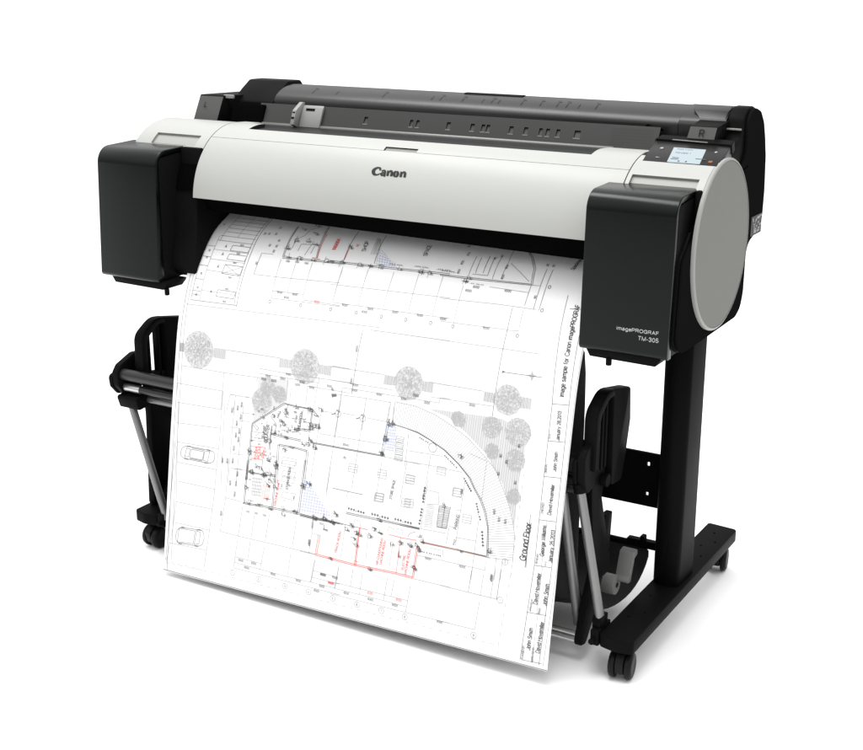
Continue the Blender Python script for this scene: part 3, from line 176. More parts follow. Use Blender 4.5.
# plain sans lettering drawn as strokes: cap height 10, '~' marks a curved stroke
GLY = {'A': (7, '0,0 3.5,10 7,0|1.2,3.4 5.8,3.4'), 'B': (6.6, '0,0 0,10|~0,10 3.5,10 5.6,9.2 6,7.6 5.4,6 3.5,5.3 0,5.3|~0,5.3 3.8,5.3 6.2,4.4 6.6,2.7 6,.9 3.8,0 0,0'), 'C': (7.4, '~7.2,7.4 6,9.4 3.8,10 1.4,9 0,6.4 0,3.6 1.4,1 3.8,0 6,.6 7.2,2.8'),
'D': (7, '0,0 0,10|~0,10 3,10 5.6,9 7,6.4 7,3.6 5.6,1 3,0 0,0'), 'E': (6, '6,0 0,0 0,10 5.8,10|0,5.3 5.3,5.3'), 'F': (5.6, '0,0 0,10 5.6,10|0,5.2 4.8,5.2'), 'G': (7.6, '~7.3,7.4 6.2,9.3 3.9,10 1.4,9 0,6.4 0,3.6 1.4,1 3.9,0 6.2,.6 7.5,2|7.5,2 7.5,4.8 4,4.8'),
'H': (7, '0,0 0,10|7,0 7,10|0,5.3 7,5.3'), 'I': (.4, '.2,0 .2,10'), 'J': (4.6, '~4.6,10 4.6,5 4.5,2 3.4,.2 1.8,0 .5,.8 0,2.8'), 'K': (6.6, '0,0 0,10|6.2,10 0,3.6|2.4,6 6.6,0'), 'L': (5.4, '0,10 0,0 5.4,0'), 'M': (8.2, '0,0 0,10 4.1,0 8.2,10 8.2,0'),
'N': (7, '0,0 0,10 7,0 7,10'), 'O': (7.8, '~3.9,10 1.4,9 0,6.4 0,3.6 1.4,1 3.9,0 6.4,1 7.8,3.6 7.8,6.4 6.4,9 3.9,10'), 'P': (6.4, '0,0 0,10|~0,10 4,10 6,9 6.4,7.2 5.8,5.4 4,4.6 0,4.6'), 'R': (6.8, '0,0 0,10|~0,10 4,10 6,9.2 6.4,7.4 5.8,5.8 4,5 0,5|3.8,5 6.8,0'),
'S': (6.4, '~6,7.6 5,9.5 3.2,10 1.2,9.4 .4,7.6 1.4,6 3.4,5.2 5.6,4.2 6.4,2.6 5.6,.7 3.4,0 1.2,.6 0,2.8'), 'T': (6.8, '3.4,0 3.4,10|0,10 6.8,10'), 'U': (6.8, '~0,10 0,4 .6,1.2 3.4,0 6.2,1.2 6.8,4 6.8,10'), 'V': (6.8, '0,10 3.4,0 6.8,10'), 'W': (9.6, '0,10 2.3,0 4.8,10 7.3,0 9.6,10'), 'X': (6.6, '0,0 6.6,10|0,10 6.6,0'), 'Y': (6.8, '0,10 3.4,4.6 6.8,10|3.4,4.6 3.4,0'),
'a': (5.2, '~.4,5.6 1.2,6.9 2.6,7.3 4.2,6.8 4.7,5.2 4.7,1.4 5.2,0|~4.7,4.4 2.4,4 .6,3.4 0,1.9 .8,.3 2.2,0 3.8,.7 4.7,2.2'), 'b': (5.2, '0,10 0,0|~0,5 1,6.8 2.7,7.3 4.6,6.2 5.2,3.7 4.6,1.1 2.7,0 1,.5 0,2.2'), 'c': (4.8, '~4.7,5.2 3.9,6.8 2.5,7.3 .7,6.3 0,3.6 .7,1 2.5,0 3.9,.5 4.8,2.2'), 'd': (5.2, '5.2,10 5.2,0|~5.2,5 4.2,6.8 2.5,7.3 .6,6.2 0,3.7 .6,1.1 2.5,0 4.2,.5 5.2,2.2'),
'e': (5.2, '~.1,3.9 5.2,3.9 4.6,6.2 2.7,7.3 .8,6.2 0,3.6 .8,1 2.8,0 4.3,.5 5.1,2'), 'f': (3, '~1,0 1,7.6 1.4,9.6 3,10|0,7.2 2.8,7.2'), 'g': (5.2, '~5.2,7.2 5.2,.6 4.8,-1.8 2.6,-2.9 .8,-2.3 .2,-1.1|~5.2,5 4.2,6.8 2.5,7.3 .6,6.2 0,3.7 .6,1.2 2.5,.1 4.2,.6 5.2,2.2'), 'h': (4.9, '0,10 0,0|~0,4.8 1,6.7 2.7,7.3 4.4,6.6 4.9,4.8 4.9,0'), 'i': (.5, '.2,0 .2,7.2|.2,9.2 .2,10'), 'k': (4.8, '0,0 0,10|4.5,7.2 0,2.8|1.7,4.4 4.8,0'), 'l': (.5, '.2,0 .2,10'),
'm': (8.2, '0,7.2 0,0|~0,4.8 .8,6.8 2.3,7.3 3.7,6.6 4.1,4.8 4.1,0|~4.1,4.8 4.9,6.8 6.3,7.3 7.8,6.6 8.2,4.8 8.2,0'), 'n': (4.9, '0,7.2 0,0|~0,4.8 1,6.7 2.7,7.3 4.4,6.6 4.9,4.8 4.9,0'), 'o': (5.4, '~2.7,7.3 .8,6.3 0,3.6 .8,1 2.7,0 4.6,1 5.4,3.6 4.6,6.3 2.7,7.3'), 'p': (5.2, '0,7.2 0,-2.9|~0,5 1,6.8 2.7,7.3 4.6,6.2 5.2,3.7 4.6,1.1 2.7,0 1,.5 0,2.2'), 'r': (2.8, '0,7.2 0,0|~0,4.6 .8,6.6 2,7.3 2.8,7.1'),
's': (4.7, '~4.4,5.3 3.7,6.9 2.3,7.3 .7,6.7 .3,5.3 1.2,4.2 3.2,3.5 4.5,2.5 4.5,1.1 3.5,.1 2.2,0 .7,.5 0,2.2'), 't': (2.8, '~1,9.4 1,1.6 1.4,.2 2.8,.1|0,7.2 2.6,7.2'), 'u': (4.9, '~0,7.2 0,2.4 .5,.6 2.2,0 3.9,.6 4.9,2.4|4.9,7.2 4.9,0'), 'v': (5, '0,7.2 2.5,0 5,7.2'), 'w': (7.4, '0,7.2 1.9,0 3.7,7.2 5.5,0 7.4,7.2'), 'y': (5, '0,7.2 2.6,0|~5,7.2 2.6,0 1.8,-2.2 .2,-2.8'),
'0': (5.8, '~2.9,10 .9,8.6 0,5 .9,1.4 2.9,0 4.9,1.4 5.8,5 4.9,8.6 2.9,10'), '1': (3.4, '0,7.6 2.6,10 2.6,0'), '2': (5.8, '~.2,7.2 1,9.3 2.9,10 5,9.2 5.6,7.2 4.6,5 .2,0|.2,0 5.8,0'), '3': (5.8, '~.2,7.6 1.2,9.5 2.9,10 4.9,9.2 5.3,7.5 4.4,5.8 2.4,5.4 4.7,4.8 5.8,2.8 4.9,.8 2.9,0 1,.6 0,2.6'), '4': (6, '4.6,0 4.6,10 0,3 6,3'), '5': (5.8, '~5.3,10 1.2,10 .5,5 2.9,6.2 5,5.4 5.8,3.2 4.9,.9 2.8,0 .9,.6 0,2.4'), '6': (5.8, '~5.4,7.8 4.6,9.5 3,10 1,8.8 0,5 .7,1.4 2.9,0 5,1 5.8,3.2 5,5.4 3,6.2 1,5.2 .1,3.4'), '7': (5.6, '0,10 5.6,10 2,0'), '8': (5.8, '~2.9,10 1,9.2 .5,7.6 1.2,6 2.9,5.4 4.9,4.4 5.8,2.7 4.9,.7 2.9,0 .9,.7 0,2.7 .9,4.4 2.9,5.4 4.6,6 5.3,7.6 4.8,9.2 2.9,10'), '9': (5.8, '~.4,2.2 1.2,.5 2.8,0 4.8,1.2 5.8,5 5.1,8.6 2.9,10 .8,9 0,6.8 .8,4.6 2.8,3.8 4.8,4.8 5.7,6.6'),
',': (.8, '.6,.6 0,-1.6'), '.': (.6, '.2,0 .2,.8'), '-': (3.4, '.2,3.6 3.2,3.6'), '+': (6, '0,5 6,5|3,2 3,8'), ' ': (2.2, '')}
def cat_rom(P, n):
    Q = []
    for i in range(len(P) - 1):
        p0, p1, p2, p3 = P[max(i - 1, 0)], P[i], P[i + 1], P[min(i + 2, len(P) - 1)]
        for k in range(n):
            t = k / n; Q.append(tuple(.5 * ((2 * b) + (-a + c) * t + (2 * a - 5 * b + 4 * c - d) * t * t + (-a + 3 * b - 3 * c + d) * t ** 3) for a, b, c, d in zip(p0, p1, p2, p3)))
    return Q + [P[-1]]
def lettering(t, wt=1.15, gap=1.9, n=3, slant=0, wide=1.0):
    """vertices, faces, width of a line of stroke letters; cap height 1, centred"""
    V = []; F = []; x = 0; h = wt / 20
    for ch in t:
        w, st = GLY[ch]
        for sk in st.split('|'):
            if not sk: continue
            P = [tuple(map(float, p.split(','))) for p in sk.lstrip('~').split(' ')]
            P = [((x + a * wide) / 10 + b / 10 * slant, b / 10) for a, b in P]
            if sk[0] == '~': P = cat_rom(P, n)
            L = []
            for i, p in enumerate(P):       # mitred ribbon
                a = P[max(i - 1, 0)]; b = P[min(i + 1, len(P) - 1)]
                d1 = Vector((p[0] - a[0], p[1] - a[1])); d2 = Vector((b[0] - p[0], b[1] - p[1]))
                if d1.length < 1e-6: d1 = d2
                if d2.length < 1e-6: d2 = d1
                d1.normalize(); d2.normalize(); m = d1 + d2
                if m.length < .3: m = d2
                m.normalize(); k = h / max(.45, m.dot(d1)); L.append((p, Vector((-m.y, m.x)) * k))
            b0 = len(V); V += [(p[0] + q.x, p[1] + q.y) for p, q in L] + [(p[0] - q.x, p[1] - q.y) for p, q in L]; c = len(L)
            F += [(b0 + i + c, b0 + i + 1 + c, b0 + i + 1, b0 + i) for i in range(c - 1)]
        x += w * wide + gap
    w = (x - gap) / 10
    return [(a - w / 2, b - .5) for a, b in V], F, w

# ------------------------------------------------------------------ THE PRINTER
PR = thing('wide_format_printer', (0, .2, .62), 'white and black wide-format printer with grey round side panel, standing on a black stand', 'printer')
CY, CZ, EA, EB = .198, .78, .141, .149
def arc(x, t, g=0.): return (x, CY - (EA + g) * math.cos(R(t)), CZ + (EB + g) * math.sin(R(t)))

def shell(name, tb, xb, pockets, mat, pmat, parent, thick=.010, step=2.5):
    """a curved cover panel: outer arc skin, rim all round, pockets = (t0, t1, x0, x1, depth) sunk into it"""
    ts = sorted(set(tb + [p for q in pockets for p in q[:2]])); tt = []
    for a, b in zip(ts[:-1], ts[1:]):
        n = max(1, round((b - a) / step)); tt += [a + (b - a) * k / n for k in range(n)]
    tt.append(ts[-1]); xs = sorted(set(xb + [p for q in pockets for p in q[2:4]]))
    mb = MB(); V = {}
    def vid(x, t, g):
        k = (round(x, 5), round(t, 4), round(g, 5))
        if k not in V: V[k] = len(mb.v); mb.v.append(arc(x, t, g))
        return V[k]
    def dep(x, t):
        for q in pockets:
            if q[0] < t < q[1] and q[2] < x < q[3]: return q[4]
        return 0
    D = [[dep((xs[j] + xs[j + 1]) / 2, (tt[i] + tt[i + 1]) / 2) for j in range(len(xs) - 1)] for i in range(len(tt) - 1)]
    ni, nj = len(tt) - 1, len(xs) - 1
    for i in range(ni):
        for j in range(nj):
            d = D[i][j]; mb.f.append((vid(xs[j], tt[i], -d), vid(xs[j + 1], tt[i], -d), vid(xs[j + 1], tt[i + 1], -d), vid(xs[j], tt[i + 1], -d))); mb.m.append(1 if d else 0)
            for (i2, j2, a, b) in ((i + 1, j, (j, i + 1), (j + 1, i + 1)), (i, j + 1, (j + 1, i), (j + 1, i + 1))):
                d2 = D[i2][j2] if i2 < ni and j2 < nj else thick
                if abs(d2 - d) > 1e-6:
                    (ja, ia), (jb, ib) = a, b
                    mb.f.append((vid(xs[ja], tt[ia], -d), vid(xs[jb], tt[ib], -d), vid(xs[jb], tt[ib], -d2), vid(xs[ja], tt[ia], -d2))); mb.m.append(1 if (d and d2 != thick) or (d2 and d2 != thick) else 0)
            for (cond, a, b) in ((i == 0, (j, 0), (j + 1, 0)), (j == 0, (0, i), (0, i + 1))):
                if cond:
                    (ja, ia), (jb, ib) = a, b
                    mb.f.append((vid(xs[ja], tt[ia], -d), vid(xs[jb], tt[ib], -d), vid(xs[jb], tt[ib], -thick), vid(xs[ja], tt[ia], -thick))); mb.m.append(0)
    return mesh(name, mb.v, mb.f, [mat, pmat], parent, 0, 2, 30, mb.m)

# curved front cover, lid above it with its grip notch and the paper slot
fc = shell('front_cover', [4.6, 58.35], [-.415, .4975], [], WHITE, RECESS, PR)
tl_ = shell('top_cover', [58.75, 96], [-.415, .4975], [(58.75, 63.2, .001, .073, .0036), (74.0, 96, -.346, .411, .0075)], WHITE, SLOT, PR, .012)
for xa, xb in ((-.415, -.3765), (.4115, .4975)):
    mb = MB(); mb.prof([(.205, .915), (.205, .9291), (.235, .9275), (.252, .9225), (.252, .915)], xa, xb); mb.build('cover_deck', WHITE, PR, .0008, 2)
mb = MB(); mb.prof([(.168, .905), (.168, .9155), (.205, .9212), (.253, .9222), (.253, .905)], -.3765, .4115); mb.build('slot_floor', SLOT, PR)
mb = MB(); mb.prof([arc(0, t, -.0024)[1:] for t in (58.8, 60, 61.5, 63.1)] + [arc(0, t, -.0034)[1:] for t in (63.1, 58.8)], .0016, .0724); mb.build('grip_recess', LIPGREY, tl_)
el = shell('left_end_cover', [45.2, 98], [-.598, -.4172], [(46.6, 58.8, -.5590, -.4420, .005)], WHITE, RECESS, PR)
er = shell('right_end_cover', [45, 80], [.4997, .6385], [(46.2, 54.7, .507, .6255, .005)], WHITE, RECESS, PR)
# dark undersurface seen through the seams
mb = MB(); pts = [arc(0, t, -.0115)[1:] for t in range(10, 99, 4)]
mb.prof(pts + [(CY + .03, CZ + .04), (CY - .07, CZ + .04)], -.59, .63); mb.build('inner_cover', DEEP, PR, 0)
# round side panel: white rim, grey face
def ell(cx, g, n=72): return [(CY - (EA + g) * math.cos(2 * math.pi * k / n), CZ + (EB + g) * math.sin(2 * math.pi * k / n)) for k in range(n)]
mb = MB(); n = 72; V = []; F = []
rings = [(.6390, .0), (.6430, .0), (.6445, -.0010), (.6457, -.0034), (.6457, -.0046)]
for x, g in rings: V += [(x, y, z) for y, z in ell(x, g)]
for i in range(len(rings) - 1):
    for k in range(n): F.append((i * n + k, i * n + (k + 1) % n, (i + 1) * n + (k + 1) % n, (i + 1) * n + k))
F.append(tuple(range(n - 1, -1, -1)))
sp = mesh('side_panel', V, F, plastic('side_rim_plastic', (.27, .273, .258), .4, .2, .05, 1400), PR, 0, 2, 40, None, True)
mb = MB(); mb.prof(ell(0, -.0046), .640, .6453); mb.build('panel_face', GREYFACE, sp, .0006, 1)
mb = MB(); mb.prof(ell(0, -.002), -.606, -.599); mb.build('side_panel', WHITE, PR, .002, 2)

# body core
mb = MB()
mb.add([(-.416, .10, .7590), (.498, .10, .7470), (-.416, .20, .768), (.498, .20, .766), (-.416, .36, .768), (.498, .36, .768), (-.416, .44, .79), (.498, .44, .79), (-.416, .44, .90), (.498, .44, .90), (-.416, .20, .905), (.498, .20, .905), (-.416, .075, .82), (.498, .075, .82)],
       [(0, 1, 3, 2), (2, 3, 5, 4), (4, 5, 7, 6), (6, 7, 9, 8), (8, 9, 11, 10), (10, 11, 13, 12), (12, 13, 1, 0), (0, 2, 4, 6, 8, 10, 12), (1, 13, 11, 9, 7, 5, 3)])
mb.build('print_unit', DEEP, PR, .002, 1)
mb = MB(); mb.prof([(.175, .64), (.170, .700), (.185, .722), (.205, .738), (.30, .742), (.352, .742), (.352, .655), (.325, .632)], -.416, .498)
pl = mb.build('lower_body', SIDE, PR, .003, 1)
mb = MB(); mb.box(-.4645, -.452, .146, .164, .715, .7465); mb.build('edge_guide', CHARCOAL, PR, .001, 1)
# towers at both ends
side = [(.018, .645), (.040, .622), (.150, .622), (.318, .624), (.345, .636), (.356, .665), (.3565, .752), (.40, .764), (.441, .778), (.4435, .842), (.436, .905), (.425, .938), (.410, .972), (.388, .993), (.361, 1.001), (.335, 1.001), (.312, .985), (.298, .945), (.262, .930), (.235, .915), (.13, .88), (.055, .80), (.03, .78)]
mb = MB(); mb.prof(rounded(side, .03, 4), .602, .6315); ch = mb.build('right_cheek', SIDE, PR, .003, 2)
side2 = [(y, z) if z < .9 else (y, min(z, .915)) for y, z in side]
mb = MB(); mb.prof([(.05, .645), (.062, .626), (.150, .622), (.318, .624), (.345, .636), (.356, .665), (.3565, .752), (.441, .778), (.4435, .842), (.43, .90), (.26, .905), (.17, .905), (.125, .880), (.092, .850), (.070, .79), (.064, .72)], .4995, .6015); mb.build('right_tower', SIDE, PR, .003, 1)
mb = MB(); mb.prof([(.05, .645), (.062, .626), (.150, .622), (.318, .624), (.345, .636), (.356, .665), (.3565, .752), (.441, .778), (.4435, .842), (.43, .90), (.26, .905), (.17, .905), (.125, .880), (.092, .850), (.070, .79), (.064, .72)], -.590, -.4175); mb.build('left_tower', SIDE, PR, .003, 1)
for xa, xb in ((-.4685, -.4178), (.6287, .6380)):
    mb = MB(); mb.box(xa, xb, .089, .125, .80, .8868); mb.build('tower_cap', SIDE, PR, .002, 2)
# outer side skin on the right with its moulded seam
mb = MB(); mb.prof(rounded([(y * .995 + .001, z * .998 + .0016) for y, z in side[:12]] + [(.410, .968), (.388, .990), (.361, .9975), (.338, .996), (.318, .980), (.322, .905), (.20, .89), (.055, .80), (.03, .78)], .03, 4), .632, .6385)
mb.build('side_skin', SKIN, PR, .0015, 2)
mb = MB(); mb.tube([(.6388, .330, .899), (.6388, .285, .893), (.6388, .245, .9005)], .0011, 6); mb.build('skin_seam', DEEP, PR)
# rating label
lb = MB(); lb.box(.6385, .6392, .372, .434, .764, .800); lab = lb.build('rating_label', plastic('label_film', (.02, .02, .02), .4, .1), PR, 0)
mb = MB(); rr = random.Random(3)
for k in range(26):
    y = .375 + rr.random() * .05; z = .767 + rr.random() * .029; w = .003 + rr.random() * .012; h = .0008 + rr.random() * .0035
    mb.add([(.6394 + k * 1e-5, y, z), (.6394 + k * 1e-5, min(y + w, .432), z), (.6394 + k * 1e-5, min(y + w, .432), min(z + h, .798)), (.6394 + k * 1e-5, y, min(z + h, .798))], [(0, 1, 2, 3)])
mb.tube([(.6394, .378, .797), (.6394, .388, .770), (.6394, .40, .797)], .0006, 5)
mb.build('label_print', PRINTG, lab, 0, 0, 0)

# rear loading panel, roll cover
A = Vector((0, .256, .9235)); B = Vector((0, .2745, .9625)); D = (B - A).normalized(); Nn = Vector((0, -D.z, D.y))
def pan(x, d, h=0): return (x, A.y + D.y * d + Nn.y * h, A.z + D.z * d + Nn.z * h)
mb = MB(); x0, x1 = -.402, .4925
holes = [(x, .0145, .0285, w) for x, w in [(-.1312, .0085), (-.0238, .007), (-.009, .007), (.061, .0085), (.114, .0085), (.1373, .0075), (.1483, .0075), (.1979, .0085), (.2288, .0085), (.2597, .007), (.2744, .0075), (.2956, .0075), (.3347, .012)]]
xs = sorted([x0, x1] + [h[0] - h[3] / 2 for h in holes] + [h[0] + h[3] / 2 for h in holes]); ds = [-.012, .0145, .0285, .0445]
for i in range(len(xs) - 1):
    for j in range(3):
        hole = j == 1 and any(abs((xs[i] + xs[i + 1]) / 2 - h[0]) < h[3] / 2 for h in holes)
        a, b, c, d = xs[i], xs[i + 1], ds[j], ds[j + 1]
        if not hole: mb.add([pan(a, c), pan(b, c), pan(b, d), pan(a, d)], [(0, 1, 2, 3)])
        else:
            q = .0035; mb.add([pan(a, c, 0), pan(b, c, 0), pan(b, d, 0), pan(a, d, 0), pan(a, c, -.001), pan(b, c, -.001), pan(b, d, -q), pan(a, d, -q)], [(0, 1, 5, 4), (1, 2, 6, 5), (2, 3, 7, 6), (3, 0, 4, 7)], 1)
            mb.add([pan(a, c, -.001), pan(b, c, -.001), pan(b, d, -q), pan(a, d, -q)], [(0, 1, 2, 3)], 0)
            m = .0012; mb.add([pan(a - m, c - .0004, .0004), pan(b + m, c - .0004, .0004), pan(b + m, c - .0024, .0004), pan(a - m, c - .0024, .0004)], [(0, 1, 2, 3)], 2)
mb.add([pan(x0, .0445), pan(x1, .0445), pan(x1, .0445, -.02), pan(x0, .0445, -.02)], [(0, 1, 2, 3)], 1)
rp = mesh('loading_panel', mb.v, mb.f, [CHARCOAL, DEEP, LIPGREY], PR, 0, 2, 0, mb.m, False)
mb = MB()
for i in range(22):
    for j in range(6):
        a = pan(.402 + i * .0036, (.006 + j * .006), .0004); mb.add([a, (a[0] + .0018, a[1], a[2]), pan(.402 + i * .0036 + .0018, (.006 + j * .006) + .003, .0004), pan(.402 + i * .0036, (.006 + j * .006) + .003, .0004)], [(0, 1, 2, 3)])
mb.build('panel_print', plastic('faint_print', (.034, .034, .033), .5, .2), rp, 0, 0, 0)
lip = MB(); lip.prof([(.2505, .9195), (.2512, .9240), (.2540, .9268), (.2562, .9262), (.2562, .9180)], -.392, .4115); lip.build('panel_lip', LIPGREY, PR, .0006, 1)  # lip coloured lighter to paint the highlight line behind the slot
mb = MB(); mb.prof([(.266, .90), (.272, .92), (.278, .9635), (.283, .9675), (.299, .9655), (.299, .90)], -.372, .462); mb.build('panel_ledge', SIDE, PR, .0008, 1)
rc = [(.297, .90), (.2965, .962), (.2985, .970), (.308, .980), (.325, .989), (.345, .9945), (.368, .9968), (.39, .9945), (.410, .986), (.425, .972), (.436, .95), (.441, .92), (.441, .80)]
def smooth_open(P, n=5):
    P = [Vector(p) for p in P]; Q = []
    for i in range(len(P) - 1):
        p0, p1, p2, p3 = P[max(i - 1, 0)], P[i], P[i + 1], P[min(i + 2, len(P) - 1)]
        for k in range(n):
            t = k / n; Q.append(tuple(.5 * ((2 * p1) + (p2 - p0) * t + (2 * p0 - 5 * p1 + 4 * p2 - p3) * t * t + (3 * p1 - p0 - 3 * p2 + p3) * t ** 3)))
    return Q + [tuple(P[-1])]
rc = rc[:1] + smooth_open(rc[1:])
mb = MB(); mb.prof(rc, -.385, .516); mb.build('roll_cover', CHARCOAL2, PR, 0, 2, 50)
mb = MB(); mb.prof([(y + (.0006 if y < .3 else 0), z + .0012) for y, z in rc], .5168, .6015); mb.build('roll_cover', CHARCOAL2, PR, 0, 2, 50)
mb = MB(); mb.prof([(.352, .9963), (.357, .9985), (.366, .9988), (.372, .9978)], .045, .175); mb.build('cover_grip', SIDE, PR, .0004, 1)
mb = MB(); rr = random.Random(8)
for x in (-.30, -.24, -.125, -.01, .01, .06, .105, .125, .14, .19, .23, .265, .285, .31, .345):
    s = .0007
    for (ya, za), (yb, zb) in (((.3165, .9855), (.331, .9915)),):
        mb.add([(x, ya - .001, za + .0006), (x + s * 2, ya - .001, za + .0006), (x + s * 2, yb - .001, zb + .0006), (x, yb - .001, zb + .0006)], [(0, 1, 2, 3)])
    if rr.random() < .5: mb.add([(x - .004, .3345, .9936), (x + .004, .3345, .9936), (x + .004, .3375, .9944), (x - .004, .3375, .9944)], [(0, 1, 2, 3)])
mb.build('cover_print', plastic('faint_dark_print', (.02, .02, .02), .5, .2), PR, 0, 0, 0)
# grey sliding edge guide on the loading panel
mb = MB(); mb.prof([pan(0, -.004, .001)[1:], pan(0, .038, .001)[1:], pan(0, .044, .005)[1:], pan(0, .036, .0075)[1:], pan(0, -.004, .0065)[1:]], -.287, -.236)
gd = mb.build('sliding_guide', LIGHTG, PR, .0012, 2)
mb = MB(); mb.prof([pan(0, -.006, .002)[1:], pan(0, .028, .002)[1:], pan(0, .050, .002)[1:], pan(0, .048, .010)[1:], pan(0, .024, .026)[1:], pan(0, -.006, .024)[1:]], -.297, -.2875)
gf = mb.build('guide_fence', LIGHTG, gd, .0012, 2)
mb = MB(); mb.prof([pan(0, .031, .0070)[1:], pan(0, .036, .0070)[1:], pan(0, .036, .0081)[1:], pan(0, .031, .0081)[1:]], -.277, -.255); mb.build('guide_mark', SIDE, gd)
for d in (.006, .018):
    mb = MB(); mb.prof([pan(0, d, .020)[1:], pan(0, d + .004, .020)[1:], pan(0, d + .004, .0258)[1:], pan(0, d, .0258)[1:]], -.2955, -.2890); mb.build('guide_mark', SIDE, gf)

# left roll holder with its L mark
lh = MB(); lh.add([(-.5625, .240, .918), (-.496, .240, .918), (-.4875, .258, .976), (-.5535, .258, .976), (-.5625, .43, .918), (-.470, .43, .918), (-.470, .40, .972), (-.5535, .40, .972)],
       [(0, 1, 2, 3), (1, 5, 6, 2), (3, 2, 6, 7), (0, 3, 7, 4), (4, 7, 6, 5), (0, 4, 5, 1)])
lh = lh.build('roll_holder', SIDE, PR, .002, 2)
mb = MB(); mb.add([(-.5612, .2388, .9195), (-.4972, .2388, .9195), (-.4890, .2564, .9735), (-.5524, .2564, .9735)], [(0, 1, 2, 3)]); mb.build('holder_face', HOLDER, lh, 0, 0, 0)
mb = MB(); mb.box(-.4935, -.467, .262, .268, .970, .9775); mb.build('holder_tab', LIGHTG, lh, .001, 1)
mb = MB(); mb.prof([(.29, .91), (.300, .962), (.330, .985), (.360, 1.0035), (.405, 1.003), (.430, .975), (.441, .93), (.441, .80), (.30, .80)], -.500, -.392)
mb.prof([(.35, .91), (.362, .968), (.378, .980), (.405, .980), (.430, .960), (.441, .93), (.441, .80), (.35, .80)], -.536, -.501)
mb.build('left_cheek', SIDE, PR, .004, 2)
mb = MB(); mb.prof([(.243, .905), (.262, .960), (.40, .962), (.40, .905)], -.4695, -.386); mb.build('holder_well', DEEP, PR, .003, 1)
# right roll holder
rh = MB(); rh.add([(.5530, .243, .9500), (.6035, .243, .9500), (.6060, .250, .9725), (.5565, .250, .9725), (.553, .335, .9500), (.606, .335, .9500), (.6062, .335, .981), (.551, .335, .981)],
       [(0, 1, 2, 3), (1, 5, 6, 2), (3, 2, 6, 7), (0, 3, 7, 4), (4, 7, 6, 5), (0, 4, 5, 1)])
rh = rh.build('roll_holder', SIDE, PR, .0016, 2)
mb = MB(); mb.add([(.5538, .2422, .9505), (.6028, .2422, .9505), (.6050, .2490, .9717), (.5570, .2490, .9717)], [(0, 1, 2, 3)]); mb.build('holder_face', HOLDER, rh, 0, 0, 0)
mb = MB(); mb.add([(.535, .318, .994), (.600, .318, .994), (.600, .345, 1.0005), (.528, .345, 1.0005), (.560, .300, .972), (.600, .300, .972), (.600, .35, .972), (.55, .35, .972)], [(0, 1, 2, 3), (0, 4, 5, 1), (1, 5, 6, 2), (0, 3, 7, 4), (3, 2, 6, 7), (4, 7, 6, 5)])
mb.build('holder_lever', CHARCOAL2, PR, .0015, 1)
mb = MB(); mb.box(.6035, .631, .2985, .304, .9635, .9665); mb.build('holder_trim', LIGHTG, PR, .0006, 1)
mb = MB(); mb.box(.611, .631, .2655, .268, .9305, .9345); mb.build('holder_trim', LIGHTG, PR, .0006, 1)
# control panel
A2 = Vector((0, .152, .921)); D2 = (Vector((0, .235, .947)) - A2).normalized(); N2 = Vector((0, -D2.z, D2.y))
def cp(x, d, h=0): return (x, A2.y + D2.y * d + N2.y * h, A2.z + D2.z * d + N2.z * h)
def slab(mb, q, h0, h1, mi=0): mb.add([cp(x, d, h0) for x, d in q] + [cp(x, d, h1) for x, d in q], [(3, 2, 1, 0), (4, 5, 6, 7), (0, 1, 5, 4), (1, 2, 6, 5), (2, 3, 7, 6), (3, 0, 4, 7)], mi); return mb
mb = slab(MB(), [(.5085, -.002), (.6425, -.003), (.6385, .080), (.501, .084)], -.020, .0); cpo = mb.build('control_panel', plastic('panel_black_gloss', (.006, .006, .006), .3, .14, .05, 1400), PR, .0015, 2)
mb = slab(MB(), [(.5445, .0575), (.554, -.0004), (.6112, .0), (.6022, .0568)][::-1], .0002, .0012); so = mb.build('touch_screen', SCREEN, cpo, 0, 0, 0)
def on_panel(mb, t, x, d, size, sk=-.16, mi=0):
    vs, fs, w = text_geo(t); mb.add([cp(x + (a + b * sk) * size, d + b * size, .0016) for a, b in vs], fs, mi)
mb = MB()
on_panel(mb, 'Ready to print', .567, .0515, .0034); on_panel(mb, 'Roll paper 1', .569, .037, .0040)
for a, b, w in ((.557, .0155, .012), (.556, .010, .014), (.598, .0165, .018)): mb.add([cp(a, b, .0016), cp(a + w, b, .0016), cp(a + w - .0004, b + .0024, .0016), cp(a - .0004, b + .0024, .0016)], [(0, 1, 2, 3)])
for a in (.571, .584): mb.add([cp(a, .002, .0016), cp(a + .004, .002, .0016), cp(a + .003, .0065, .0016), cp(a + .0005, .0065, .0016)], [(0, 1, 2, 3)])
mb.build('screen_text', SCRINK, so, 0, 0, 0)
mb = MB()
def icon(x, d, s, pts, mi=0): s *= .8; mesh('panel_button', [cp(x + a * s, d + b * s, .0005) for a, b in pts], [tuple(range(len(pts)))], (PRINTG, ORANGE)[mi], cpo, 0, 0, 0)
icon(.524, .0535, .0042, [(-.8, -1), (.8, -1), (.8, .1), (1.1, .1), (0, 1), (-1.1, .1), (-.8, .1)])
icon(.5305, .0155, .0036, [(-1.2, 0), (-.3, .8), (-.3, .3), (1.2, .3), (1.2, -.3), (-.3, -.3), (-.3, -.8)])
icon(.6218, .0512, .0040, [(-.2, -1.1), (.2, -1.1), (.9, .1), (0, 1.1), (-.9, .1)])
icon(.6255, .0126, .0046, [(-.8, -1), (.8, -1), (1, 0), (.8, 1), (-.8, 1), (-1, 0)], 1)
mb = slab(MB(), [(.4995, .0855), (.640, .079), (.6385, .0985), (.505, .104)], -.016, .0025); sh = mb.build('panel_shelf', SIDE, PR, .0012, 1)
